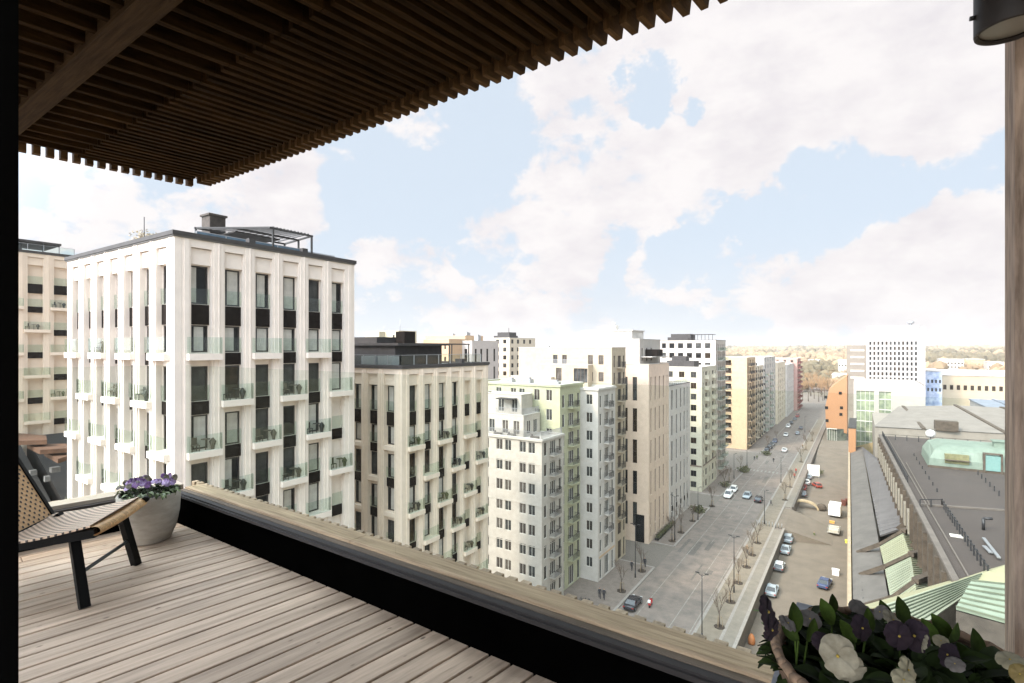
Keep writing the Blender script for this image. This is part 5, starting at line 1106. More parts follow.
# scooter with rider
sx_, sy_ = gp(650.5, 606, 0)
sc = thing('motor_scooter', 'red and white motor scooter riding beside the black car', 'scooter', (sx_, sy_, 0), R(5))
q = MB(); q.box(-.17, .17, -.75, -.05, .38, .80); q.prism([(-.14, -.05), (.14, -.05), (.14, .35), (-.14, .35)], .30, .38); q.box(-.2, .2, .35, .42, .36, 1.0); q.build('body', mat('scooter_red', (.5, .03, .03), .3, .05, 3), sc)
q = MB(); q.box(-.13, .13, -.7, -.1, .80, .88); q.build('saddle', M['dark_metal'], sc)
for yy in (-.6, .58):
    q = MB(); q.tube((-.06, yy, .25), (.06, yy, .25), .25, .25, 14); q.build('wheel', _m['tyre'], sc)
q = MB(); q.tube((-.3, .34, 1.05), (.3, .34, 1.05), .025); q.tube((0, .38, .9), (0, .56, .3), .04); q.build('handlebar', M['dark_metal'], sc)
q = MB(); q.box(-.2, .2, -.95, -.65, .85, 1.2); q.build('top_box', mat('box_white', (.75, .74, .72), .5, .05, 3), sc)
# ------------------------------------------------------------------ people
def figure(name, joints, edges, radii, m):
    me = bpy.data.meshes.new(name); me.from_pydata(joints, edges, []); me.materials.append(m)
    o = bpy.data.objects.new(name, me); COL.objects.link(o)
    sk = o.modifiers.new('skin', 'SKIN'); me.skin_vertices  # layer is created with the modifier
    for i, r_ in enumerate(radii): me.skin_vertices[0].data[i].radius = r_ if isinstance(r_, tuple) else (r_, r_)
    me.skin_vertices[0].data[0].use_root = True
    o.modifiers.new('sub', 'SUBSURF').levels = 1; o.modifiers['sub'].render_levels = 1
    dg = bpy.context.evaluated_depsgraph_get(); dg.update(); ev = bpy.data.meshes.new_from_object(o.evaluated_get(dg)); ev.name = name
    bpy.data.objects.remove(o); 
    for p in ev.polygons: p.use_smooth = True
    return ev
def human(pose):
    s_ = .32 if pose == 'walk' else .08
    J = [(0, 0, .95), (0, 0, 1.15), (0, .01, 1.40), (0, .01, 1.50), (0, .03, 1.63), (0, .03, 1.74),
         (-.10, 0, .90), (-.11, s_ * .55, .50), (-.11, s_ * .7, .08), (-.11, s_ * .7 + .14, .04),
         (.10, 0, .90), (.11, -s_ * .3, .50), (.11, -s_, .10), (.11, -s_ + .13, .04),
         (-.19, 0, 1.42), (-.24, -s_ * .4, 1.14), (-.25, -s_ * .1, .88), (-.25, 0, .80), (.19, 0, 1.42), (.24, s_ * .3, 1.14), (.25, s_ * .8, .90), (.25, s_ * .9, .82)]
    E_ = [(0, 1), (1, 2), (2, 3), (3, 4), (4, 5), (0, 6), (6, 7), (7, 8), (8, 9), (0, 10), (10, 11), (11, 12), (12, 13), (2, 14), (14, 15), (15, 16), (16, 17), (2, 18), (18, 19), (19, 20), (20, 21)]
    r_ = [(.16, .12), (.15, .11), (.17, .12), .06, .10, .085, .10, .07, .05, .04, .10, .07, .05, .04, .07, .055, .04, .03, .07, .055, .04, .03]
    return J, E_, r_
def cloth(name, coat, legs, skin=(.45, .28, .2)):
    m = bpy.data.materials.new(name); m.use_nodes = True; t = m.node_tree; b = t.nodes['Principled BSDF']; b.inputs['Roughness'].default_value = .9
    co = t.nodes.new('ShaderNodeTexCoord'); sp = t.nodes.new('ShaderNodeSeparateXYZ'); t.links.new(co.outputs['Object'], sp.inputs[0])
    rp = t.nodes.new('ShaderNodeValToRGB'); mr = t.nodes.new('ShaderNodeMapRange'); mr.inputs[2].default_value = 2.0; t.links.new(sp.outputs[2], mr.inputs[0]); t.links.new(mr.outputs[0], rp.inputs[0])
    e = rp.color_ramp; e.interpolation = 'CONSTANT'; e.elements[0].color = (*legs, 1); e.elements[1].position = .42; e.elements[1].color = (*coat, 1)
    x = e.elements.new(.755); x.color = (*skin, 1); x = e.elements.new(.845); x.color = (.05, .03, .02, 1)
    t.links.new(rp.outputs[0], b.inputs['Base Color']); return m
CL = [cloth('clothes_dark', (.03, .03, .035), (.02, .02, .03)), cloth('clothes_red', (.35, .05, .04), (.03, .03, .05)), cloth('clothes_tan', (.25, .18, .12), (.03, .03, .04)), cloth('clothes_olive', (.10, .11, .05), (.04, .04, .05))]
PW = figure('person', *human('walk'), CL[0]); PS = figure('person', *human('stand'), CL[0])
def person(px, py, z, rz, me, c, lb):
    x, y = gp(px, py, z); o = inst(me, 'person', None, (x, y, z), R(rz), mats=[CL[c]]); tag(o, lb, 'person', 'people walking in the street'); return o
person(599.7, 598.5, .13, 20, PW, 0, 'person in a dark coat walking, left one of the pair near the scooters')
person(604.0, 599.5, .13, 10, PW, 0, 'person in dark clothes walking, right one of the pair by the facade')
person(747.0, 553.5, .13, 180, PS, 2, 'person in tan coat standing by the young trees of the right pavement')
person(773.6, 462.5, 0, 0, PS, 0, 'person in dark clothes standing on the road by the crossing')
person(796.0, 473.5, .13, 0, PS, 1, 'person in a red jacket on the right pavement near the hedge')
person(794.5, 478.5, .13, 180, PW, 1, 'person in red jacket, slightly nearer than the other by the hedge')
person(771.0, 505.5, .13, 90, PW, 0, 'person in dark clothes at the top of the yard ramp')
person(814.2, 539.5, PZ, 120, PW, 3, 'person in olive clothes walking alone in the yard')
person(631.8, 570.5, .13, 0, PW, 0, 'person in dark coat on the pavement corner, left of the lamp')
person(644.8, 567.0, .13, 200, PS, 0, 'person in dark clothes at the kerb corner by the side street')
person(754.5, 460.5, .13, 200, PW, 0, 'person in dark clothes, left one of the two under the ochre tower')
person(757.0, 459.8, .13, 200, PW, 3, 'person in olive clothes, right one of the two under the ochre tower')
person(802.5, 448.5, .13, 20, PW, 2, 'person in a tan coat far up the right pavement')
person(845.5, 452.5, PZ, 0, PW, 1, 'person in a red jacket walking beside the orange brick end wall')
# ------------------------------------------------------------------ street lamps
def lamp_parts(h, double):
    p = MB(); p.tube((0, 0, 0), (0, 0, 1.1), .12, .11, 8); p.tube((0, 0, 1.1), (0, 0, h), .075, .05, 8)
    a = MB(); hd = MB()
    for sx in ((-1, 1) if double else (1,)):
        a.tube((0, 0, h - .3), (sx * .6, 0, h + .1), .035, .03, 6); hd.prism([(sx * .6 - .25, -.09), (sx * .6 + .25, -.09), (sx * .6 + .25, .09), (sx * .6 - .25, .09)], h + .06, h + .16)
    return p.mesh('pole', M['dark_metal']), a.mesh('arm', M['dark_metal']), hd.mesh('lamp_head', M['dark_metal'])
LP = lamp_parts(9.0, True); LP1 = lamp_parts(7.5, False)
def lamp(x, y, z, lb, P=LP, rz=0):
    r_ = thing('street_lamp', lb, 'street lamp', (x, y, z), rz, 'street lamps'); inst(P[0], 'pole', r_, (0, 0, 0)); inst(P[1], 'arm', r_, (0, 0, 0)); inst(P[2], 'lamp_head', r_, (0, 0, 0))
def lamp_px(px, py, z, lb, P=LP): x, y = gp(px, py, z); lamp(x, y, z, lb, P)
lamp_px(702.0, 641.0, 0, 'slender dark street lamp in the road centre, nearest of all')
lamp_px(734.0, 592.5, .13, 'dark street lamp on the right pavement beside the young trees')
lamp_px(635.3, 577.5, .13, 'street lamp on the left pavement corner near the side street')
lamp_px(674.8, 540.0, .13, 'street lamp on the pavement before the warm tan block')
lamp_px(734.0, 478.5, .13, 'street lamp at the kerb in front of the tall white tower', LP1)
lamp_px(764.5, 524.0, .13, 'street lamp on the right pavement near the yard ramp', LP1)
lamp_px(747.0, 466.0, .13, 'street lamp by the kerb row of dark cars', LP1)
lamp_px(804.8, 432.5, .13, 'street lamp far up the street on the right pavement', LP1)
lamp_px(781.0, 483.0, .13, 'street lamp on the right pavement before the hedge', LP1)
lamp_px(698.0, 520.0, .13, 'street lamp in front of the lower white block', LP1)
for (px_, py_) in ((560, 600),): pass
# ------------------------------------------------------------------ young trees in planting pits
gT = 'young bare street trees'
pit = MB(); pit.prism([(math.cos(k * .7854 / 1.0) * .75, math.sin(k * .7854) * .75) for k in range(8)], 0, .07)
pitm = pit.mesh('planting_pit', mat('soil', (.05, .035, .025), .95, .2, 6))
cage = MB()
for k in range(3): a = k * 2.094; cage.tube((math.cos(a) * .45, math.sin(a) * .45, 0), (math.cos(a) * .3, math.sin(a) * .3, 1.5), .035, .03, 5)
cage.tube((.3, 0, 1.4), (-.15, .26, 1.4), .03, .03, 4); cage.tube((.3, 0, 1.4), (-.15, -.26, 1.4), .03, .03, 4); cagem = cage.mesh('tree_stake', mat('stake_wood', (.3, .22, .14), .9, .1, 5))
def street_tree(px, py, lb, sc=1.0):
    x, y = gp(px, py, .13); r_ = put_tree(x, y, .13, lb, gT, random.choice(tm), sc); r_.name = 'street_tree'
    inst(pitm, 'planting_pit', r_, (0, 0, 0)); inst(cagem, 'tree_stake', r_, (0, 0, 0))
for (x, y, lb) in [(621.5, 591, 'young bare tree on the near left pavement, closest to the black car'), (641.8, 571.0, 'young bare tree by the kerb corner left of the side street'), (681, 532.5, 'young bare tree in a round pit before the warm tan block, second from the corner'),
        (672, 541, 'young bare tree at the pavement corner before the warm tan block'), (692.5, 521, 'young bare tree in front of the lower white block'), (719.4, 627, 'young bare tree on the right pavement, nearest one'), (730.5, 602, 'young bare tree on the right pavement, second from near'),
        (738.3, 583, 'young bare tree right of the near pavement lamp'), (746.5, 567, 'young bare tree on the right pavement, fourth from near'), (752, 555, 'young bare tree beside the person in the tan coat'), (757.5, 543, 'young bare tree near the top of the nearer retaining wall'),
        (712, 506, 'young bare tree at the corner of the second side street'), (724.5, 487, 'young bare tree before the sage green block'), (729, 482, 'young bare tree left of the lamp before the white tower'), (741, 471, 'young bare tree under the tall white tower'),
        (768, 448, 'young bare tree at the kerb below the light orange block'), (776, 441, 'young bare tree at the kerb after the light orange block'), (785, 500, 'young bare tree at the far side of the yard ramp'), (790, 487, 'young bare tree on the right pavement near the people in red'),
        (801, 462, 'young bare tree on the right pavement past the hedge'), (806, 450, 'young bare tree on the sandy plaza by the white sign'), (812, 441, 'young bare tree left of the dark glass wedge')]:
    street_tree(x, y, lb, random.uniform(.85, 1.2))
# low shrubs in front of the facades
shr = MB(); random.seed(21)
for i in range(260):
    c = Vector((random.gauss(0, .45), random.gauss(0, .4), abs(random.gauss(.35, .22)))); d = Vector((random.uniform(-1, 1), random.uniform(-1, 1), random.uniform(-.2, 1))).normalized() * .22; s_ = d.orthogonal().normalized() * .09
    shr.quad(c - s_, c + s_, c + d + s_ * .5, c + d - s_ * .5)
shm = shr.mesh('foliage', mat('shrub_leaf', (.10, .10, .045), .9, .3, 4, island=.35)); 
boxm = MB(); boxm.box(-.9, .9, -.35, .35, 0, .45); bxm = boxm.mesh('planter_box', M['dark_metal'])
for i in range(8):
    x, y = gp(656 + i * 2.05, 538.8 - i * 2.05, .13); r_ = thing('planter', 'dark planter box with low shrub in the row along the warm tan facade', 'planter', (x + .4, y, .13), R(90), 'planter boxes along the warm tan facade')
    inst(bxm, 'planter_box', r_, (0, 0, 0)); inst(shm, 'foliage', r_, (0, 0, .15), sc=(1, .6, .9))
for (x, y, s_, z, lb) in [(811, 474.5, 2.6, PZ, 'green hedge clump at the end of the yard wall'), (815, 473.5, 2.2, PZ, 'second green hedge clump right of the first at the yard end'), (698, 512, 1.6, .13, 'low dark shrub by the second side street corner'), (743, 472, 1.7, .13, 'low dark shrub under the white tower'),
        (825, 448, 2.0, PZ, 'low green bush at the foot of the glass wedge'), (745, 470, 1.4, .13, 'small dark shrub by the kerb under the ochre tower'), (725, 486, 1.3, .13, 'low shrub at the base of the sage green block'), (766, 455, 1.6, .13, 'low shrub between kerb cars and the light orange block')]:
    gx, gy = gp(x, y, z); o = inst(shm, 'shrub', None, (gx, gy, z), sc=(s_, s_, s_)); tag(o, lb, 'shrub')
# yard objects
x, y = gp(835, 515.5, PZ); van = thing('box_trailer', 'white box trailer parked near the hall, beside dark red boxes', 'trailer', (x, y, PZ), R(-2))
q = MB(); q.box(-1.25, 1.25, -2.4, 2.4, .55, 2.9); q.build('box', mat('van_white', (.80, .79, .77), .4, .03, 2), van)
q = MB(); q.box(.6, 1.0, -.3, .2, 2.905, 2.93); q.build('roof_hatch', M['dark_metal'], van)
q = MB(); q.beam((0, 2.4, .5), (0, 3.7, .45), .12, .1); q.box(-1.15, 1.15, -2.3, 2.3, .42, .55); q.build('chassis', M['dark_metal'], van)
for sx in (-1, 1):
    for yy in (-.45, .45): q = MB(); q.tube((sx * 1.12 - .1, yy, .33), (sx * 1.12 + .1, yy, .33), .33, .33, 14); q.build('wheel', _m['tyre'], van)
for (px_, py_, lb) in ((843.5, 505.5, 'dark red crate stack beside the white box trailer'), (847.3, 504.5, 'second dark red crate stack, right of the first beside the trailer')):
    x, y = gp(px_, py_, PZ); r_ = thing('crate_stack', lb, 'crates', (x, y, PZ)); 
    for k in range(2): q = MB(); q.box(-.5, .5, -.5, .5, .05 + k * .75, .7 + k * .75); q.box(-.55, .55, -.55, .55, .70 + k * .75, .76 + k * .75); q.build('crate', mat('crate_red', (.16, .05, .035), .8, .15, 4), r_)
x, y = gp(834, 533, PZ); r_ = thing('flatbed_trailer', 'grey loaded flatbed trailer below the white box trailer', 'trailer', (x, y, PZ), R(-2))
q = MB(); q.box(-1.15, 1.15, -2.3, 2.1, .6, .78); q.box(-1.15, -1.08, -2.3, 2.1, .78, 1.2); q.box(1.08, 1.15, -2.3, 2.1, .78, 1.2); q.beam((0, 2.1, .6), (0, 3.3, .5), .12, .1); q.build('bed', mat('trailer_grey', (.40, .38, .34), .6, .08, 2), r_)
for yy in (-1.7, -.3, 1.1):
    q = MB(); q.box(-.95, .95, yy - .5, yy + .5, .79, 1.25); q.build('load', mat('load_beige', (.5, .46, .38), .8, .1, 2), r_)
for sx in (-1, 1):
    q = MB(); q.tube((sx * 1.1 - .1, -.2, .33), (sx * 1.1 + .1, -.2, .33), .33, .33, 14); q.build('wheel', _m['tyre'], r_)
for (px_, py_, c_, s_, h, nm, ct, lb) in ((835.6, 575, (.78, .77, .74), .55, 1.0, 'utility_cabinet', 'cabinet', 'small white cabinet standing alone in the yard, above the dark blue car'), (747, 621, (.7, .69, .66), .4, 1.1, 'meter_box', 'box', 'small white box at the foot of the retaining wall'),
        (848.5, 543, (.75, .68, .10), .6, .5, 'salt_bin', 'bin', 'yellow bin against the hall facade'), (832, 523, (.7, .35, .08), .5, .4, 'traffic_block', 'block', 'orange block between the two trailers')):
    x, y = gp(px_, py_, PZ if px_ != 747 else PZ); r_ = thing(nm, lb, ct, (x, y, PZ)); q = MB(); q.prism([(-s_, -s_ * .7), (s_, -s_ * .7), (s_, s_ * .7), (-s_, s_ * .7)], 0, h); q.build('body', mat(nm, c_, .5, .05, 2), r_)
    q = MB(); q.box(-s_ - .05, s_ + .05, -s_ * .7 - .05, s_ * .7 + .05, h, h + .08); q.build('lid', mat(nm, c_), r_)
x, y = gp(751.5, 644, PZ); r_ = thing('cable_reel_bag', 'bright orange bulky bag at the foot of the retaining wall', 'bag', (x, y, PZ))
q = MB(); q.lathe([(.02, 0), (.42, .03), (.50, .3), (.46, .8), (.30, 1.25), (.12, 1.45), (.02, 1.5)], 14); q.build('bag_body', mat('bag_orange', (.42, .15, .05), .7, .1, 3), r_)
q = MB(); q.tube((0, 0, 1.45), (0, 0, 1.75), .06, .1, 6); q.build('knot', M['brown_frame'], r_)
# tan arch with two round ends
x, y = gp(803, 508, PZ); r_ = thing('timber_arch', 'low tan arch with dark round ends at the foot of the yard ramp', 'arch', (x, y, PZ), R(5))
P_ = []
for k in range(15):
    a = math.pi * k / 14; P_.append([(-3.6 * math.cos(a), -.9, 2.0 * math.sin(a) + .1), (-3.6 * math.cos(a), .9, 2.0 * math.sin(a) + .1)])
q = MB(); q.grid(P_)
for k in range(14): a, c = P_[k], P_[k + 1]; q.quad((a[0][0] * .88, -.9, a[0][2] * .85), (c[0][0] * .88, -.9, c[0][2] * .85), c[0], a[0])
q.build('arch', mat('arch_tan', (.42, .32, .20), .9, .12, 2), r_)
for sx in (-1, 1):
    q = MB(); q.lathe([(.02, 0), (1.0, .1), (1.15, .8), (.8, 1.5), (.02, 1.8)], 12, (sx * 4.2, 0, 0)); q.build('end_drum', brownw, r_)
x, y = gp(813.5, 470, 0); r_ = thing('site_hoarding', 'white upright hoarding panel at the head of the yard', 'hoarding', (x, y, PZ), R(10))
q = MB(); q.box(-1.7, 1.7, -.06, .06, .6, 4.2); q.build('panel', mat('hoard_white', (.82, .80, .76), .6, .04, 2), r_)
q = MB(); q.box(-1.6, -1.4, .07, .25, 0, 4.0); q.box(1.4, 1.6, .07, .25, 0, 4.0); q.build('support', M['steel'], r_)
# fence posts on the ramp edge
for i in range(9):
    x, y = gp(768 + i * 2.6, 519 + i * .1, .1); o = MB(); o.tube((0, 0, 0), (0, 0, 1.0), .07, .06, 6); o.lathe([(.075, .95), (.09, 1.0), (.02, 1.08)], 8); tag(o.build('bollard', M['steel'], None, (-19.0 + i * .62, 127.2, .13)), 'short grey bollard in the line across the top of the yard ramp', 'bollard', 'bollards at the top of the yard ramp')
# scooters by the facade at the bottom left
for i, (px_, py_) in enumerate(((583, 604.5), (588, 605))):
    x, y = gp(px_, py_, .13); r_ = thing('parked_bicycle', ['dark parked bicycle by the shop front, left one of two', 'dark parked bicycle by the shop front, right one of two'][i], 'bicycle', (x, y, .13), R(70 + 15 * i))
    for yy in (-.52, .52):
        q = MB()
        for k in range(16): a = k * math.pi / 8; c = a + math.pi / 8; q.tube((0, yy + .33 * math.cos(a), .35 + .33 * math.sin(a)), (0, yy + .33 * math.cos(c), .35 + .33 * math.sin(c)), .025, .025, 5)
        q.build('wheel', _m['tyre'], r_)
    q = MB(); q.tube((0, -.52, .35), (0, -.15, .8), .025); q.tube((0, -.15, .8), (0, .42, .85), .025); q.tube((0, .42, .95), (0, .52, .35), .025); q.tube((0, -.1, .35), (0, .42, .8), .025); q.tube((0, -.52, .35), (0, -.1, .35), .02); q.tube((0, -.1, .35), (0, -.2, .95), .025); q.build('frame', M['dark_metal'], r_)
    q = MB(); q.box(-.08, .08, -.35, -.05, .95, 1.0); q.build('saddle', M['dark_metal'], r_); q = MB(); q.tube((-.28, .4, 1.0), (.28, .4, 1.0), .02); q.build('handlebar', M['dark_metal'], r_)
# ------------------------------------------------------------------ the terrace
DZ = EYE - 1.5
AR = R(-1.46)                                   # direction of the front railing
ES = Vector((math.sin(R(8.5)), math.cos(R(8.5)), 0))    # boards, slats and the left edge
EP = Vector((ES.y, -ES.x, 0))
def yfront(x, off=0.0): return 2.035 - .0255 * x + off
def xleft(y, off=0.0): return -5.10 + .148 * (y - 1.34) / .989 + off
def meet(s, off=0.0):
    """point where the board line at offset s meets the front line"""
    o = EP * s; t = (2.035 + off - .0255 * o.x - o.y) / (ES.y + .0255 * ES.x); return o + ES * t, t
wood = mat('deck_board', (.64, .48, .36), .62, .12, 3.5, col2=(.37, .27, .195), stretch=(7, .45, 1), bump=.35, island=.16, big=2.2)
def add_knots(m, sc, st, dark, rad):
    t = m.node_tree; b = t.nodes['Principled BSDF']; src = b.inputs['Base Color'].links[0].from_socket
    co = t.nodes.new('ShaderNodeTexCoord'); mp = t.nodes.new('ShaderNodeMapping'); mp.inputs['Scale'].default_value = st; t.links.new(co.outputs['Object'], mp.inputs[0])
    v = t.nodes.new('ShaderNodeTexVoronoi'); v.inputs['Scale'].default_value = sc; t.links.new(mp.outputs[0], v.inputs[0])
    nz = t.nodes.new('ShaderNodeTexNoise'); nz.inputs['Scale'].default_value = 1.7; t.links.new(co.outputs['Object'], nz.inputs[0])
    r = t.nodes.new('ShaderNodeMapRange'); r.inputs[1].default_value = rad * .5; r.inputs[2].default_value = rad; r.inputs[3].default_value = 1; r.inputs[4].default_value = 0; t.links.new(v.outputs['Distance'], r.inputs[0])
    g = t.nodes.new('ShaderNodeMath'); g.operation = 'GREATER_THAN'; t.links.new(nz.outputs[0], g.inputs[0]); g.inputs[1].default_value = .47
    mu = t.nodes.new('ShaderNodeMath'); mu.operation = 'MULTIPLY'; t.links.new(r.outputs[0], mu.inputs[0]); t.links.new(g.outputs[0], mu.inputs[1])
    mi = t.nodes.new('ShaderNodeMixRGB'); t.links.new(mu.outputs[0], mi.inputs[0]); t.links.new(src, mi.inputs[1]); mi.inputs[2].default_value = (*dark, 1); t.links.new(mi.outputs[0], b.inputs['Base Color'])
add_knots(wood, 7.5, (1.5, .75, 1), (.20, .14, .10), .115)
def grain(name, col, col2, island=.15, rough=.75, sc=5, st=(9, .5, 9), bump=.4, spec=.25): return mat(name, col, rough, .12, sc, col2=col2, stretch=st, bump=bump, island=island, big=1.7, spec=spec)
dk = MB(); pitch = .128; k = -46
while k < 30:
    s = k * pitch; p1, t1 = meet(s + pitch / 2, .12); t0 = -1.6
    cells = []; y = t0; rnd = random.Random(k * 3 + 1); y += rnd.uniform(0, 2.2)
    cuts = [t0, y if (y < t1 and rnd.random() < .25) else t1, t1]
    for a, b_ in zip(cuts[:-1], cuts[1:]):
        if b_ - a < .05: continue
        w0, w1 = .0065, pitch - .0065; z = rnd.uniform(-.0008, .0008); e = .003
        dk.prism([(w0, a + .002), (w1, a + .002), (w1, b_ - .002), (w0, b_ - .002)], -.028, -e + z)
        i0 = len(dk.v); P_ = [(w0, a + .002), (w1, a + .002), (w1, b_ - .002), (w0, b_ - .002)]
        Q_ = [(w0 + e, a + .005), (w1 - e, a + .005), (w1 - e, b_ - .005), (w0 + e, b_ - .005)]
        dk.f.pop(-6); dk.mi.pop(-6); dk.sm.pop(-6)          # drop the flat top, build a bevelled one
        for i in range(4): j = (i + 1) % 4; dk.quad((*P_[i], -e + z), (*P_[j], -e + z), (*Q_[j], z), (*Q_[i], z))
        dk.quad(*[(*q_, z) for q_ in Q_])
        for v in range(len(dk.v)):
            pass
        # move to the place of this board
        st = getattr(dk, 'done', 0)
        for v in range(st, len(dk.v)): x_, y_, z_ = dk.v[v]; dk.v[v] = (s + x_, y_, z_)
        dk.done = len(dk.v)
    k += 1
deck = dk.build('deck', wood, None, (0, 0, DZ), R(-8.5)); deck['kind'] = 'structure'
# screws
sb = MB(); sb.prism([(-5.5, -1.6), (5, -1.6), (5, 1.9), (-4.9, 2.15)], -.12, -.03); tag(sb.build('deck_base', M['roof_dark'], None, (0, 0, DZ)), kind='structure')
# our own house: floor slab, walls round the door, roof, tower body below
own = thing('home_building', 'dark building the terrace belongs to, its black door frame at the left edge', 'building', (0, 0, 0))
q = MB(); q.box(-6.5, 6, -14, 2.0, 0, DZ - .13); q.build('tower_wall', brown1, own)
q = MB(); q.box(-2.2, -1.27, -.3, .0, DZ, DZ + 3.2); q.box(4.6, 6, -.5, .0, DZ, DZ + 3.2); q.build('wall', mat('house_wall', (.62, .57, .50), .9, .1, 2), own)
q = MB(); q.box(-6.5, 6, -4.5, .0, DZ + 3.2, DZ + 3.6); q.build('roof', brown1, own)
q = MB(); q.box(-6.5, 6, -6, -1.62, DZ - .12, DZ - .02); q.build('floor', mat('oak_floor', (.45, .36, .27), .5, .1, 4), own)
q = MB(); q.box(-1.26, -1.0, .0, .236, DZ, DZ + 3.1); q.build('door_frame', mat('black_frame', (.003, .003, .003), .8, .05, 3, spec=.03), own)
# parapet
pr = thing('terrace_parapet', 'low black terrace parapet with weathered wooden cap in front of the deck', 'parapet', (-1.267, 2.067, DZ), AR)
blackp = mat('parapet_black', (.0012, .0011, .0010), .9, .2, 3, spec=.0)
XL, XR = -3.62, 4.0
q = MB(); q.box(XL, XR, .0, .06, -.05, .235); q.build('wall_panel', blackp, pr)
q = MB(); q.box(XL, XR, -.022, .03, .236, .256); q.box(XL, XR, -.008, .03, .2565, .268); q.build('metal_trim', mat('grey_trim', (.035, .030, .029), .6, .05, 6, spec=.2), pr)
capm = grain('cap_wood', (.50, .36, .235), (.28, .19, .12), st=(.5, 9, 9), sc=5)
capd = grain('cap_side', (.16, .12, .09), (.09, .068, .05), st=(.5, 9, 9), sc=5)
q = MB(); x = XL + .0
for (a, b_) in ((XL, -1.4), (-1.396, 1.1), (1.104, XR)): q.box(a, b_, .075, .215, .235, .285)
q.build('wood_cap', capm, pr)
q = MB(); q.box(XL, XR, .032, .074, .22, .272); q.build('cap_inner_strip', capd, pr)
q = MB(); x = XL - .2
while x < XR: q.box(x, x + .052, .217, .262, -1.2, .276 + random.uniform(-.002, .002)); x += .088
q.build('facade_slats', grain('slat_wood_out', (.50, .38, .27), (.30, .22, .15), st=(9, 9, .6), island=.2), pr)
# left parapet
angL = math.atan2(ES.x, ES.y)
pl = thing('terrace_parapet', 'low parapet with pale cap on the left end of the deck, behind the woven chair', 'parapet', (-4.98, 2.18, DZ), -angL)
q = MB(); q.box(-.06, .0, -5, -.02, -.05, .235); q.build('wall_panel', blackp, pl)
q = MB(); q.box(-.03, .022, -5, -.02, .236, .256); q.build('metal_trim', _m['grey_trim'], pl)
q = MB(); q.box(-.20, -.032, -5, .09, .235, .285); q.build('wood_cap', grain('cap_pale', (.42, .37, .31), (.30, .25, .20), st=(9, .5, 9)), pl)
q = MB(); y = -5
while y < .1: q.box(-.25, -.205, y, y + .052, -1.2, .276); y += .088
q.build('facade_slats', _m['slat_wood_out'], pl)
# glass balustrade
gb = thing('glass_balustrade', 'clear glass balustrade standing on the wooden parapet cap', 'balustrade', (-1.267, 2.067, DZ + .285), AR)
gm = glassmat('clear_glass', (.93, .95, .93), .012)
q = MB(); q.box(-3.66, -1.02, .10, .112, 0, 1.055); q.build('glass_pane', gm, gb); q = MB(); q.box(-1.01, 1.66, .10, .112, 0, 1.055); q.build('glass_pane', gm, gb)
q = MB(); q.box(1.660, 1.664, .097, .115, 0, 1.055); q.build('edge_strip', mat('edge_grey', (.45, .47, .46), .3, .05, 3), gb)
gb2 = thing('glass_balustrade', 'clear glass balustrade on the left side parapet, behind the chair', 'balustrade', (-4.98, 2.18, DZ + .285), -angL)
q = MB(); q.box(-.128, -.116, -5, -.0, 0, 1.055); q.build('glass_pane', gm, gb2)
# ------------------------------------------------------------------ slatted ceiling
ZS = EYE + 1.40
sc_ = thing('slatted_ceiling', 'brown slatted wooden ceiling over the terrace', 'ceiling', (0, 0, ZS))
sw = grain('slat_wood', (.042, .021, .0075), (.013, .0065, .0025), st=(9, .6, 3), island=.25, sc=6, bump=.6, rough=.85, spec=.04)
sl_ = MB(); co_ = MB(); tee = MB(); s = -5.35; i = 0
EDGE = -4.985
while s < 3.2:
    pF, tF = meet(s, .0)        # front line at base
    t_slot = tF + .035; t_in = tF - .70
    # left cut: only where inside the left edge
    def put(b, t0, t1, w, z0, z1, tap=.0, cut=0):
        P0_ = [(s, t0), (s + w, t0), (s + w, t1), (s, t1)]; i0 = len(b.v)
        lo = [(s + tap, t0), (s + w - tap, t0), (s + w - tap, t1 - cut), (s + tap, t1 - cut)]
        b.v += [(*p, z0) for p in lo] + [(*p, z1) for p in P0_]
        for q_ in ((0, 3, 2, 1), (4, 5, 6, 7), (0, 1, 5, 4), (1, 2, 6, 5), (2, 3, 7, 6), (3, 0, 4, 7)): b.f.append(tuple(i0 + z for z in q_)); b.mi.append(0); b.sm.append(False)
    if s > EDGE:
        put(sl_, t_in, t_slot, .044, 0, .085, .004)
        put(tee, t_slot + .05, tF + .205, .050, -.012, .11, .010, .012)
        if i % 2 == 0: put(co_, -1.2, t_in - .003, .044, 0, .085, .004)
    s += .0745; i += 1
rzS = R(-8.5)
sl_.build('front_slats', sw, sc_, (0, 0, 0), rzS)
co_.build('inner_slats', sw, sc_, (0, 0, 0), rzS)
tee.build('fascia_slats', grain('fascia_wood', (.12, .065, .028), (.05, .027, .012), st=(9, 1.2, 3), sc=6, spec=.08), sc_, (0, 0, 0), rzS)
lf = MB(); y = -1.3
pc, tc_ = meet(EDGE, 0)
while y < tc_ + .05:
    i0 = len(lf.v); lf.prism([(EDGE - .06, y), (EDGE - .045, y - .0), (EDGE - .0, y + .004), (EDGE - .0, y + .044), (EDGE - .06, y + .048)], -.03, .30); y += .0745
lf.build('side_slats', _m['fascia_wood'], sc_, (0, 0, 0), rzS)
q = MB(); q.box(-5.2, 4, -1.3, 3.0, .16, .30)
pts = []
a0, _t = meet(EDGE - .02, .22); a1, _t = meet(3.2, .22); b0_ = EP * (EDGE - .02) + ES * -1.3; b1_ = EP * 3.2 + ES * -1.3
q = MB(); q.prism([(b0_.x, b0_.y), (b1_.x, b1_.y), (a1.x, a1.y), (a0.x, a0.y)], .112, .42); q.build('ceiling_board', mat('ceiling_dark', (.012, .008, .005), .9, .2, 3, spec=.1), sc_)
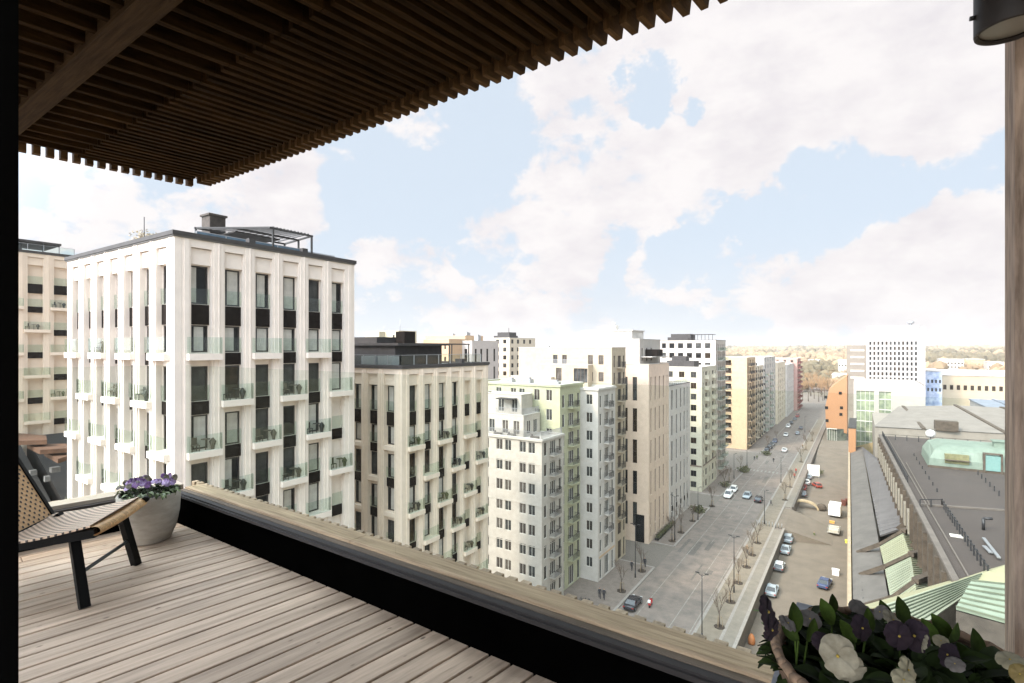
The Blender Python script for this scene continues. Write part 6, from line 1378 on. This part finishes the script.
q = MB(); q.box(-3.7, 4.5, .0, .06, .11, .42); fb = q.build('fascia_board', _m['fascia_wood'], sc_, (-1.267, 2.067 + .20, 0), AR)
q = MB(); q.box(-3.62, 4.2, -1.18, -1.07, -.02, .084); q.build('cross_beam', grain('beam_wood', (.060, .036, .018), (.028, .016, .009), st=(.6, 9, 9), sc=7, spec=.05), sc_, (-1.267, 2.067, 0), AR)
# ------------------------------------------------------------------ wooden post and the wall lamp
po = thing('wooden_post', 'weathered wooden post at the right edge of the terrace', 'post', (.362, 2.0, DZ))
q = MB(); q.box(0, .16, 0, .12, .0, 2.88); q.build('post', mat('post_wood', (.44, .325, .25), .85, .12, 30, col2=(.13, .09, .065), stretch=(1, 1, .13), bump=.5, detail=8), po)
q = MB(); q.box(-.012, .17, -.012, .13, 0, .03); q.build('post_shoe', M['dark_metal'], po)
ln = thing('outdoor_lamp', 'black cylindrical outdoor lamp at the top right corner', 'lamp', (.318, 1.80, DZ + 2.30))
q = MB(); q.lathe([(.060, .006), (.064, 0), (.070, 0), (.071, .004), (.071, .34), (.06, .345), (.0, .345)], 40); q.build('housing', mat('lamp_black', (.010, .005, .003), .55, .1, 5), ln)
q = MB(); q.lathe([(.062, .010), (.0, .010)], 40); q.lathe([(.0615, .01), (.0615, .20)], 40); q.build('diffuser', mat('lamp_inner', (.22, .20, .17), .3, .05, 4), ln)
q = MB(); q.beam((0, .06, .25), (.09, .205, .25), .03, .06); q.tube((-.07, -.01, .05), (-.08, -.011, .05), .006, .006, 8); q.build('bracket', M['dark_metal'], ln)
# ------------------------------------------------------------------ the woven lounge chair
CH = thing('lounge_chair', 'low black framed lounge chair with woven tan and black seat, at the left', 'chair', (-3.935, 1.375, DZ), -R(43.8))
blk = mat('chair_black', (.005, .0045, .004), .5, .1, 6, spec=.12)
def leg(a, b_, w=.05, d=.042):
    q = MB(); q.beam(a, b_, w, d); return q.build('leg', blk, CH)
leg((.31, 0, 0), (.165, -.13, .385)); leg((-.31, 0, 0), (-.215, -.05, .39)); leg((.29, -.95, 0), (.165, -.45, .37)); leg((-.37, -.95, 0), (-.325, -.45, .37))
q = MB(); q.tube((.245, -.06, .175), (-.27, -.025, .185), .011, .011, 8); q.build('stretcher', mat('stretcher_steel', (.10, .10, .10), .35, .1, 5, metal=.6), CH)
def seat_z(t): # t 0 front .. 1 back
    return .448 - .085 * t - .02 * math.sin(math.pi * min(1, t))
XA, XB = -.385, .225
q = MB()
q.beam((XB - .03, .0, .393), (XB - .03, -.66, .315), .035, .05); q.beam((XA + .03, .0, .398), (XA + .03, -.66, .315), .035, .05); q.beam((XA + .04, -.64, .33), (XB - .04, -.64, .33), .05, .045)
q.tube((XA - .01, .03, .43), (XA + .03, .03, .43), .02, .02, 10); q.build('seat_frame', blk, CH)
def weave(name, tanc, dark, sx, sy, thr):
    m = bpy.data.materials.new(name); m.use_nodes = True; t = m.node_tree; b = t.nodes['Principled BSDF']; b.inputs['Roughness'].default_value = .6
    co = t.nodes.new('ShaderNodeTexCoord'); sp = t.nodes.new('ShaderNodeSeparateXYZ'); t.links.new(co.outputs['Object'], sp.inputs[0])
    def mm(op, a, c): 
        n = t.nodes.new('ShaderNodeMath'); n.operation = op
        for i, v in enumerate((a, c)):
            if v is None: continue
            if isinstance(v, (int, float)): n.inputs[i].default_value = v
            else: t.links.new(v, n.inputs[i])
        return n.outputs[0]
    a = mm('SINE', mm('MULTIPLY', sp.outputs[0], sx), None); c = mm('SINE', mm('MULTIPLY', sp.outputs[1], sy), None); pr_ = mm('MULTIPLY', a, c)
    nn = t.nodes.new('ShaderNodeTexNoise'); nn.inputs['Scale'].default_value = 60; t.links.new(co.outputs['Object'], nn.inputs[0])
    f = mm('GREATER_THAN', mm('ADD', pr_, mm('MULTIPLY', mm('SUBTRACT', nn.outputs[0], .5), .25)), thr)
    mi = t.nodes.new('ShaderNodeMixRGB'); t.links.new(f, mi.inputs[0]); mi.inputs[1].default_value = (*tanc, 1); mi.inputs[2].default_value = (*dark, 1)
    t.links.new(mi.outputs[0], b.inputs['Base Color']); bp = t.nodes.new('ShaderNodeBump'); bp.inputs['Strength'].default_value = .6; bp.inputs['Distance'].default_value = .004; t.links.new(pr_, bp.inputs['Height']); t.links.new(bp.outputs[0], b.inputs['Normal']); return m
wv = weave('seat_weave', (.62, .45, .32), (.05, .035, .028), 2 * math.pi / .040, 2 * math.pi / .036, .28)
P_ = []; ny = 26
for j in range(ny + 1):
    t = j / ny; y = -.015 - .64 * t; row = []
    for i in range(13): x = XA + (XB - XA) * i / 12; sag = .018 * math.sin(math.pi * i / 12) * math.sin(math.pi * t); row.append((x, y, seat_z(t) - sag))
    P_.append(row)
q = MB(); q.grid(P_); lo = [[(p[0], p[1], p[2] - .012) for p in r_] for r_ in P_]; q.grid([list(reversed(r_)) for r_ in lo])
for r_, l_ in zip(zip(P_[:-1], P_[1:]), zip(lo[:-1], lo[1:])):
    for e in (0, -1): q.quad(r_[0][e], r_[1][e], l_[1][e], l_[0][e])
q.build('seat', wv, CH)
q = MB(); tw = []
nst_ = 40
for i in range(nst_):
    x0 = XA + (XB - XA) * i / nst_ + .001; x1 = XA + (XB - XA) * (i + 1) / nst_ - .001; pr2 = []
    bow = .012 * math.sin(math.pi * (i + .5) / nst_); xm = (x0 + x1) / 2
    for a in range(9):
        an = math.pi / 2 - math.pi * a / 8 * 1.15; pr2.append(((x0, .012 + .026 * math.cos(an), .412 - bow + .026 * math.sin(an)), (x1, .012 + .026 * math.cos(an), .412 - bow + .026 * math.sin(an))))
    pr2.insert(0, ((x0, -.05, .436 - bow), (x1, -.05, .436 - bow))); q.grid([[a, b_] for a, b_ in pr2])
q.build('seat_edge', mat('rattan_tan', (.68, .40, .18), .55, .15, 30, island=.12), CH)
cane = weave('cane_panel', (.60, .37, .19), (.02, .013, .01), 2 * math.pi / .05, 2 * math.pi / .05, .50)
bk = bpy.data.objects.new('backrest', None)
q = MB(); q.box(XA + .03, XB - .03, 0, .53, -.004, .004); BR = q.build('backrest', cane, CH, (0, -.53, .36)); BR.rotation_euler = (math.pi - R(62) , 0, 0)
q = MB(); q.box(XA, XA + .028, -.06, .56, -.012, .02); q.box(XB - .028, XB, -.06, .56, -.012, .02); q.box(XA + .028, XB - .028, -.05, .0, -.012, .016); q.box(XA + .028, XB - .028, .53, .56, -.012, .016)
BF = q.build('back_frame', blk, BR)
# ------------------------------------------------------------------ flowers
def leafmesh(L_, W_, bend=.3, cup=.25, n=6, name='leaf'):
    P_ = []
    for j in range(n + 1):
        t = j / n; w_ = W_ * math.sin(math.pi * min(1, t * .92 + .06)) ** .8 * .5; y = L_ * t; z = -bend * L_ * t * t
        P_.append([(-w_, y, z + cup * w_), (-w_ * .5, y, z + cup * w_ * .3), (0, y, z - .02 * L_), (w_ * .5, y, z + cup * w_ * .3), (w_, y, z + cup * w_)])
    return P_
def add_patch(b, P_, Mx, m=None):
    b.grid([[Mx @ Vector(p) for p in r_] for r_ in P_], m=m)
def rotM(yaw, pitch_, roll, loc, s=1):
    return Matrix.Translation(loc) @ Matrix.Rotation(yaw, 4, 'Z') @ Matrix.Rotation(pitch_, 4, 'X') @ Matrix.Rotation(roll, 4, 'Y') @ Matrix.Scale(s, 4)
def pansy(rad, cols, seed):
    """five broad wavy petals facing +Z; cols: (upper, lower, eye)"""
    rnd = random.Random(seed); b = MB()
    for (an, r_, wd, k, z) in ((70, 1.0, 1.05, 0, -.10), (110, 1.0, 1.05, 0, -.07), (178, .92, .95, 1, -.02), (2, .92, .95, 1, 0.0), (270, .98, 1.25, 1, .05)):
        P_ = []; n = 7
        for j in range(n + 1):
            t = j / n; row = []
            for i in range(9):
                u = i / 4 - 1; ww = rad * wd * .62 * math.sin(math.pi * min(1, (t * .60 + .04))) ** .9; ee = rad * r_ * (t - .20 * t * t * u * u)
                wave = rad * .05 * math.sin(u * 6 + rnd.random() * .6 + an) * t
                row.append((ww * u * (1 - .12 * t), ee, rad * z + rad * .10 * math.sin(t * 2.6) - rad * .12 * t * t + wave))
            P_.append(row)
        b.grid([[Matrix.Rotation(R(an - 90), 4, 'Z') @ Vector(p) for p in r__] for r__ in P_], m=k)
    b.lathe([(.0, rad * .1), (rad * .07, rad * .09), (rad * .09, rad * .04)], 8, m=2)
    b.tube((0, 0, -rad * .9), (0, 0, -.0), rad * .05, rad * .06, 5, m=3)
    return b
grn = mat('stem_green', (.05, .09, .02), .6, .2, 20)
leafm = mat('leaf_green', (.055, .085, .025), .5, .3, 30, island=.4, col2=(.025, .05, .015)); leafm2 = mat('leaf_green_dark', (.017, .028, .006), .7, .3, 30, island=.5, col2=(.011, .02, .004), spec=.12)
for m_ in (leafm, leafm2): pass
eye = mat('eye_yellow', (.35, .24, .03), .6, .1, 10)
purple = mat('petal_purple', (.20, .10, .28), .7, .2, 30, col2=(.10, .03, .13)); lilac = mat('petal_lilac', (.48, .38, .56), .7, .15, 30, col2=(.3, .16, .4))
pwhite = mat('petal_white', (.28, .255, .195), .8, .08, 25, col2=(.16, .14, .10), spec=.1); pdark = mat('petal_dark', (.012, .003, .007), .9, .3, 30, col2=(.010, .003, .010)); pcream = mat('petal_cream', (.26, .23, .15), .7, .1, 25)
plilac = mat('petal_palelilac', (.12, .105, .095), .7, .1, 25)
# pot on the deck
PC = (-4.60, 1.845, DZ)
pot = thing('planter_pot', 'round pale stone pot of purple pansies in the far corner of the deck', 'flower pot', PC); pot.scale = (.87, .87, .95)
q = MB(); q.lathe([(.0, 0), (.14, 0), (.165, .012), (.205, .10), (.232, .22), (.240, .33), (.240, .385), (.234, .392), (.222, .392), (.218, .385), (.218, .34), (.0, .335)], 48)
q.build('pot', mat('pot_stone', (.47, .42, .36), .85, .1, 9, col2=(.36, .32, .27), stretch=(1, 1, 3), bump=.3, big=4), pot)
q = MB(); q.lathe([(.219, .345), (.12, .368), (.0, .372)], 24); q.build('soil', mat('soil', (.05, .035, .025)), pot)
rnd = random.Random(4); b = MB()
for i in range(340):
    a = rnd.random() * 6.283; r_ = .215 * math.sqrt(rnd.random()); c = Vector((r_ * math.cos(a), r_ * math.sin(a), .36 + rnd.random() * .085 * (1.2 - r_ / .3)))
    L_ = rnd.uniform(.03, .055); add_patch(b, leafmesh(L_, L_ * .55, .4, .3, 3), rotM(a - math.pi / 2 + rnd.uniform(-1.2, 1.2), rnd.uniform(-.1, .9), rnd.uniform(-.4, .4), c))
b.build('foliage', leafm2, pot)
b = MB()
for i in range(46):
    a = rnd.uniform(-1.2, 1.0) if rnd.random() < .6 else rnd.random() * 6.28; r_ = rnd.uniform(.17, .25); c = Vector((r_ * math.cos(a), r_ * math.sin(a), .40 + rnd.random() * .03)); L_ = rnd.uniform(.04, .06); add_patch(b, leafmesh(L_, L_ * .6, .6, .3, 4), rotM(a - math.pi / 2 + rnd.uniform(-.6, .6), rnd.uniform(-.3, .3), 0, c))
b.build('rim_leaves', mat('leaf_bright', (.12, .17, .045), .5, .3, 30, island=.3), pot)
vm_ = [pansy(.030, None, i).mesh('flower', [purple, lilac, eye, grn]) for i in range(3)]
toc = math.atan2(-PC[1], -PC[0])
for i in range(30):
    a = rnd.random() * 6.283; r_ = .20 * math.sqrt(rnd.random()); x = r_ * math.cos(a); y = r_ * math.sin(a)
    o = inst(rnd.choice(vm_), 'flower', pot, (x, y, .455 + rnd.random() * .045)); o.rotation_euler = (rnd.uniform(.5, 1.3), 0, toc + math.pi / 2 + rnd.uniform(-.9, .9)); o.scale = (rnd.uniform(.8, 1.15),) * 3
    if rnd.random() < .25:
        for k_, mm_ in enumerate((plilac, pwhite)): o.material_slots[k_].link = 'OBJECT'; o.material_slots[k_].material = mm_
    if rnd.random() < .35: o.material_slots[1].link = 'OBJECT'; o.material_slots[1].material = purple
for i in range(9):
    a = math.pi + rnd.uniform(-.7, .7); r_ = rnd.uniform(.16, .25)
    o = inst(rnd.choice(vm_), 'flower', pot, (r_ * math.cos(a) - .0, r_ * math.sin(a) - .06, .42 + rnd.random() * .05)); o.rotation_euler = (rnd.uniform(.5, 1.3), 0, toc + math.pi / 2 + rnd.uniform(-.9, .9)); o.scale = (.8,) * 3
    for k_, mm_ in enumerate((pcream, plilac)): o.material_slots[k_].link = 'OBJECT'; o.material_slots[k_].material = mm_
# table with the near planter
TZ = DZ + .75
tb_ = thing('slatted_table', 'grey slatted wooden table under the near flower basket', 'table', (-.165, 1.30, DZ), AR)
q = MB()
for i in range(5): q.box(0, 1.15, .0 + i * .092, .084 + i * .092, .725, .75)
q.build('tabletop', grain('grey_slats', (.30, .31, .34), (.19, .195, .215), st=(.6, 9, 9)), tb_)
for (x, y) in ((.04, .03), (1.07, .03), (.04, .40), (1.07, .40)):
    q = MB(); q.box(x, x + .045, y, y + .045, 0, .724); q.build('leg', _m['grey_slats'], tb_)
q = MB(); q.box(.04, 1.11, .432, .447, .66, .724); q.box(.04, 1.11, .018, .03, .66, .724); q.build('apron', _m['grey_slats'], tb_)
NPc = Vector((.075, 1.10, TZ))
bs = thing('flower_basket', 'brown wicker basket full of white and nearly black pansies on the grey table', 'flower pot', NPc)
q = MB(); q.lathe([(.0, 0), (.15, .0), (.165, .02), (.195, .12), (.205, .19), (.211, .20), (.205, .212), (.196, .205), (.188, .17), (.0, .165)], 48)
q.build('basket', mat('wicker_brown', (.20, .12, .075), .8, .25, 22, col2=(.09, .05, .03), stretch=(1, 1, 3.5), bump=.8), bs)
q = MB()
for k in range(60): a = k * math.pi / 30; c = (k + 1) * math.pi / 30; q.tube((.206 * math.cos(a), .206 * math.sin(a), .206 + .004 * (k % 2)), (.206 * math.cos(c), .206 * math.sin(c), .206 + .004 * ((k + 1) % 2)), .0085, .0085, 6)
q.build('rim', mat('wicker_rim', (.30, .19, .12), .8, .2, 30), bs)
rnd = random.Random(8); b = MB()
def blockrad(a): return .20
for i in range(900):
    a = rnd.random() * 6.283; r_ = .185 * math.sqrt(rnd.random()); hgt = .17 + (.055 + .02 * math.sin(a * 3 + 1)) * (1 - (r_ / .25) ** 2) * rnd.random()
    c = Vector((r_ * math.cos(a) * 1.08, r_ * math.sin(a), hgt)); L_ = rnd.uniform(.03, .05)
    add_patch(b, leafmesh(L_, L_ * .68, .5, .35, 5), rotM(a - math.pi / 2 + rnd.uniform(-1.3, 1.3), rnd.uniform(-.1, 1.1), rnd.uniform(-.5, .5), c))
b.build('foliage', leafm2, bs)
# trailing foliage on the right side
b = MB()
for i in range(330):
    t = rnd.random(); c = Vector((.18 + .50 * t + rnd.gauss(0, .03), -.02 + .30 * t * .4 + rnd.gauss(0, .07), .16 + .02 * math.sin(t * 9) + rnd.random() * .055 - .10 * t)); L_ = rnd.uniform(.03, .05)
    add_patch(b, leafmesh(L_, L_ * .5, .4, .35, 5), rotM(rnd.random() * 6.28, rnd.uniform(-.1, 1.0), rnd.uniform(-.5, .5), c))
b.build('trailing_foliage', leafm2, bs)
def at3(px, py, d):
    a, c, u = ray(px, py); return Vector((a * d, c * d, EYE + u * d))
# upright leaves along the top outline
b = MB()
for (px_, py_, d, L_, lean) in ((795, 618, .93, .050, .1), (827, 612, .95, .045, -.3), (833, 604, 1.0, .035, .2), (868, 622, .92, .045, .3), (885, 612, .97, .04, -.2), (902, 612, .95, .05, 0), (930, 632, .93, .045, -.4), (942, 628, .95, .05, -.5), (955, 632, .92, .045, 1.1), (977, 645, .9, .05, .1), (966, 655, .9, .04, -.5), (812, 630, .9, .04, .6), (848, 632, .9, .04, -.5), (790, 632, .9, .035, -.8), (905, 635, .9, .04, .7)):
    c = at3(px_, py_, d) - NPc; Mx = Matrix.Translation(c) @ Matrix.Rotation(YAW + lean * .2, 4, 'Z') @ Matrix.Rotation(lean, 4, 'Y') @ Matrix.Rotation(R(80), 4, 'X') @ Matrix.Translation((0, -L_ * .5, 0))
    add_patch(b, leafmesh(L_, L_ * .55, .12, .3, 6), Mx); e = Mx @ Vector((0, 0, 0)); b.tube(e, e + Vector((rnd.uniform(-.01, .01), rnd.uniform(-.01, .01), -.06)), .0015, .002, 5)
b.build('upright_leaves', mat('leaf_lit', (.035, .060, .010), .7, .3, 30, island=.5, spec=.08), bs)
cmw = [pansy(.042, None, 20 + i).mesh('flower', [pwhite, pwhite, eye, grn]) for i in range(3)]
CAMP = Vector((0, 0, EYE))
def bloom(px_, py_, d, rad, mats, tilt=0.0, side=0.0, roll=0.0):
    c = at3(px_, py_, d); o = inst(rnd.choice(cmw), 'flower', bs, c - NPc, sc=(rad * .88 / .042,) * 3, mats=mats + [eye, grn])
    dirc = (CAMP - c).normalized(); v = Vector((dirc.x, dirc.y, 0)).normalized(); v = Matrix.Rotation(side, 3, 'Z') @ v; v.z = tilt; v.normalize()
    o.rotation_mode = 'QUATERNION'; o.rotation_quaternion = v.to_track_quat('Z', 'Y') @ Matrix.Rotation(roll, 3, 'Z').to_quaternion(); return o
W2 = [pwhite, pwhite]; D2 = [pdark, pdark]; C2 = [pcream, pcream]; PL = [plilac, plilac]
bloom(838, 656, .80, .034, W2, .1, -.3, .2); bloom(849, 669, .81, .030, W2, -.2, .5, 1.0); bloom(768, 612, .86, .030, D2, .2, 1.25, .3); bloom(772, 630, .86, .024, D2, -.2, 1.0, .3)
bloom(866, 612, .97, .020, PL, 1.2, .8, 0); bloom(880, 612, .96, .017, PL, .8, -.8, 0); bloom(810, 619, .93, .022, PL, 1.4, .2, .5); bloom(788, 623, .9, .018, PL, 1.2, 1.2, .5); bloom(857, 606, 1.02, .018, PL, 1.5, 0, 0)
bloom(893, 620, .9, .021, W2, .8, 1.2, .3); bloom(899, 636, .84, .026, D2, .1, .6, .6); bloom(915, 636, .85, .028, D2, .2, -.6, .1); bloom(862, 628, .87, .024, D2, .2, .9, .4); bloom(922, 642, .84, .018, W2, .2, -1.2, .1)
bloom(908, 670, .76, .020, C2, .3, 1.1, .1); bloom(904, 680, .74, .018, C2, 1.2, .3, .4); bloom(948, 655, .83, .022, D2, .5, -.8, .6); bloom(941, 641, .86, .014, C2, 1.6, .0, .6); bloom(955, 664, .8, .016, PL, 1.8, -.3, .6); bloom(1010, 660, .8, .022, C2, 2.4, -.3, .6); bloom(1020, 674, .74, .016, [mat('petal_yellow', (.16, .11, .03), .7, .1, 20)] * 2, .6, -.3, .6)
bloom(822, 642, .84, .018, D2, .4, .5, 1.0)
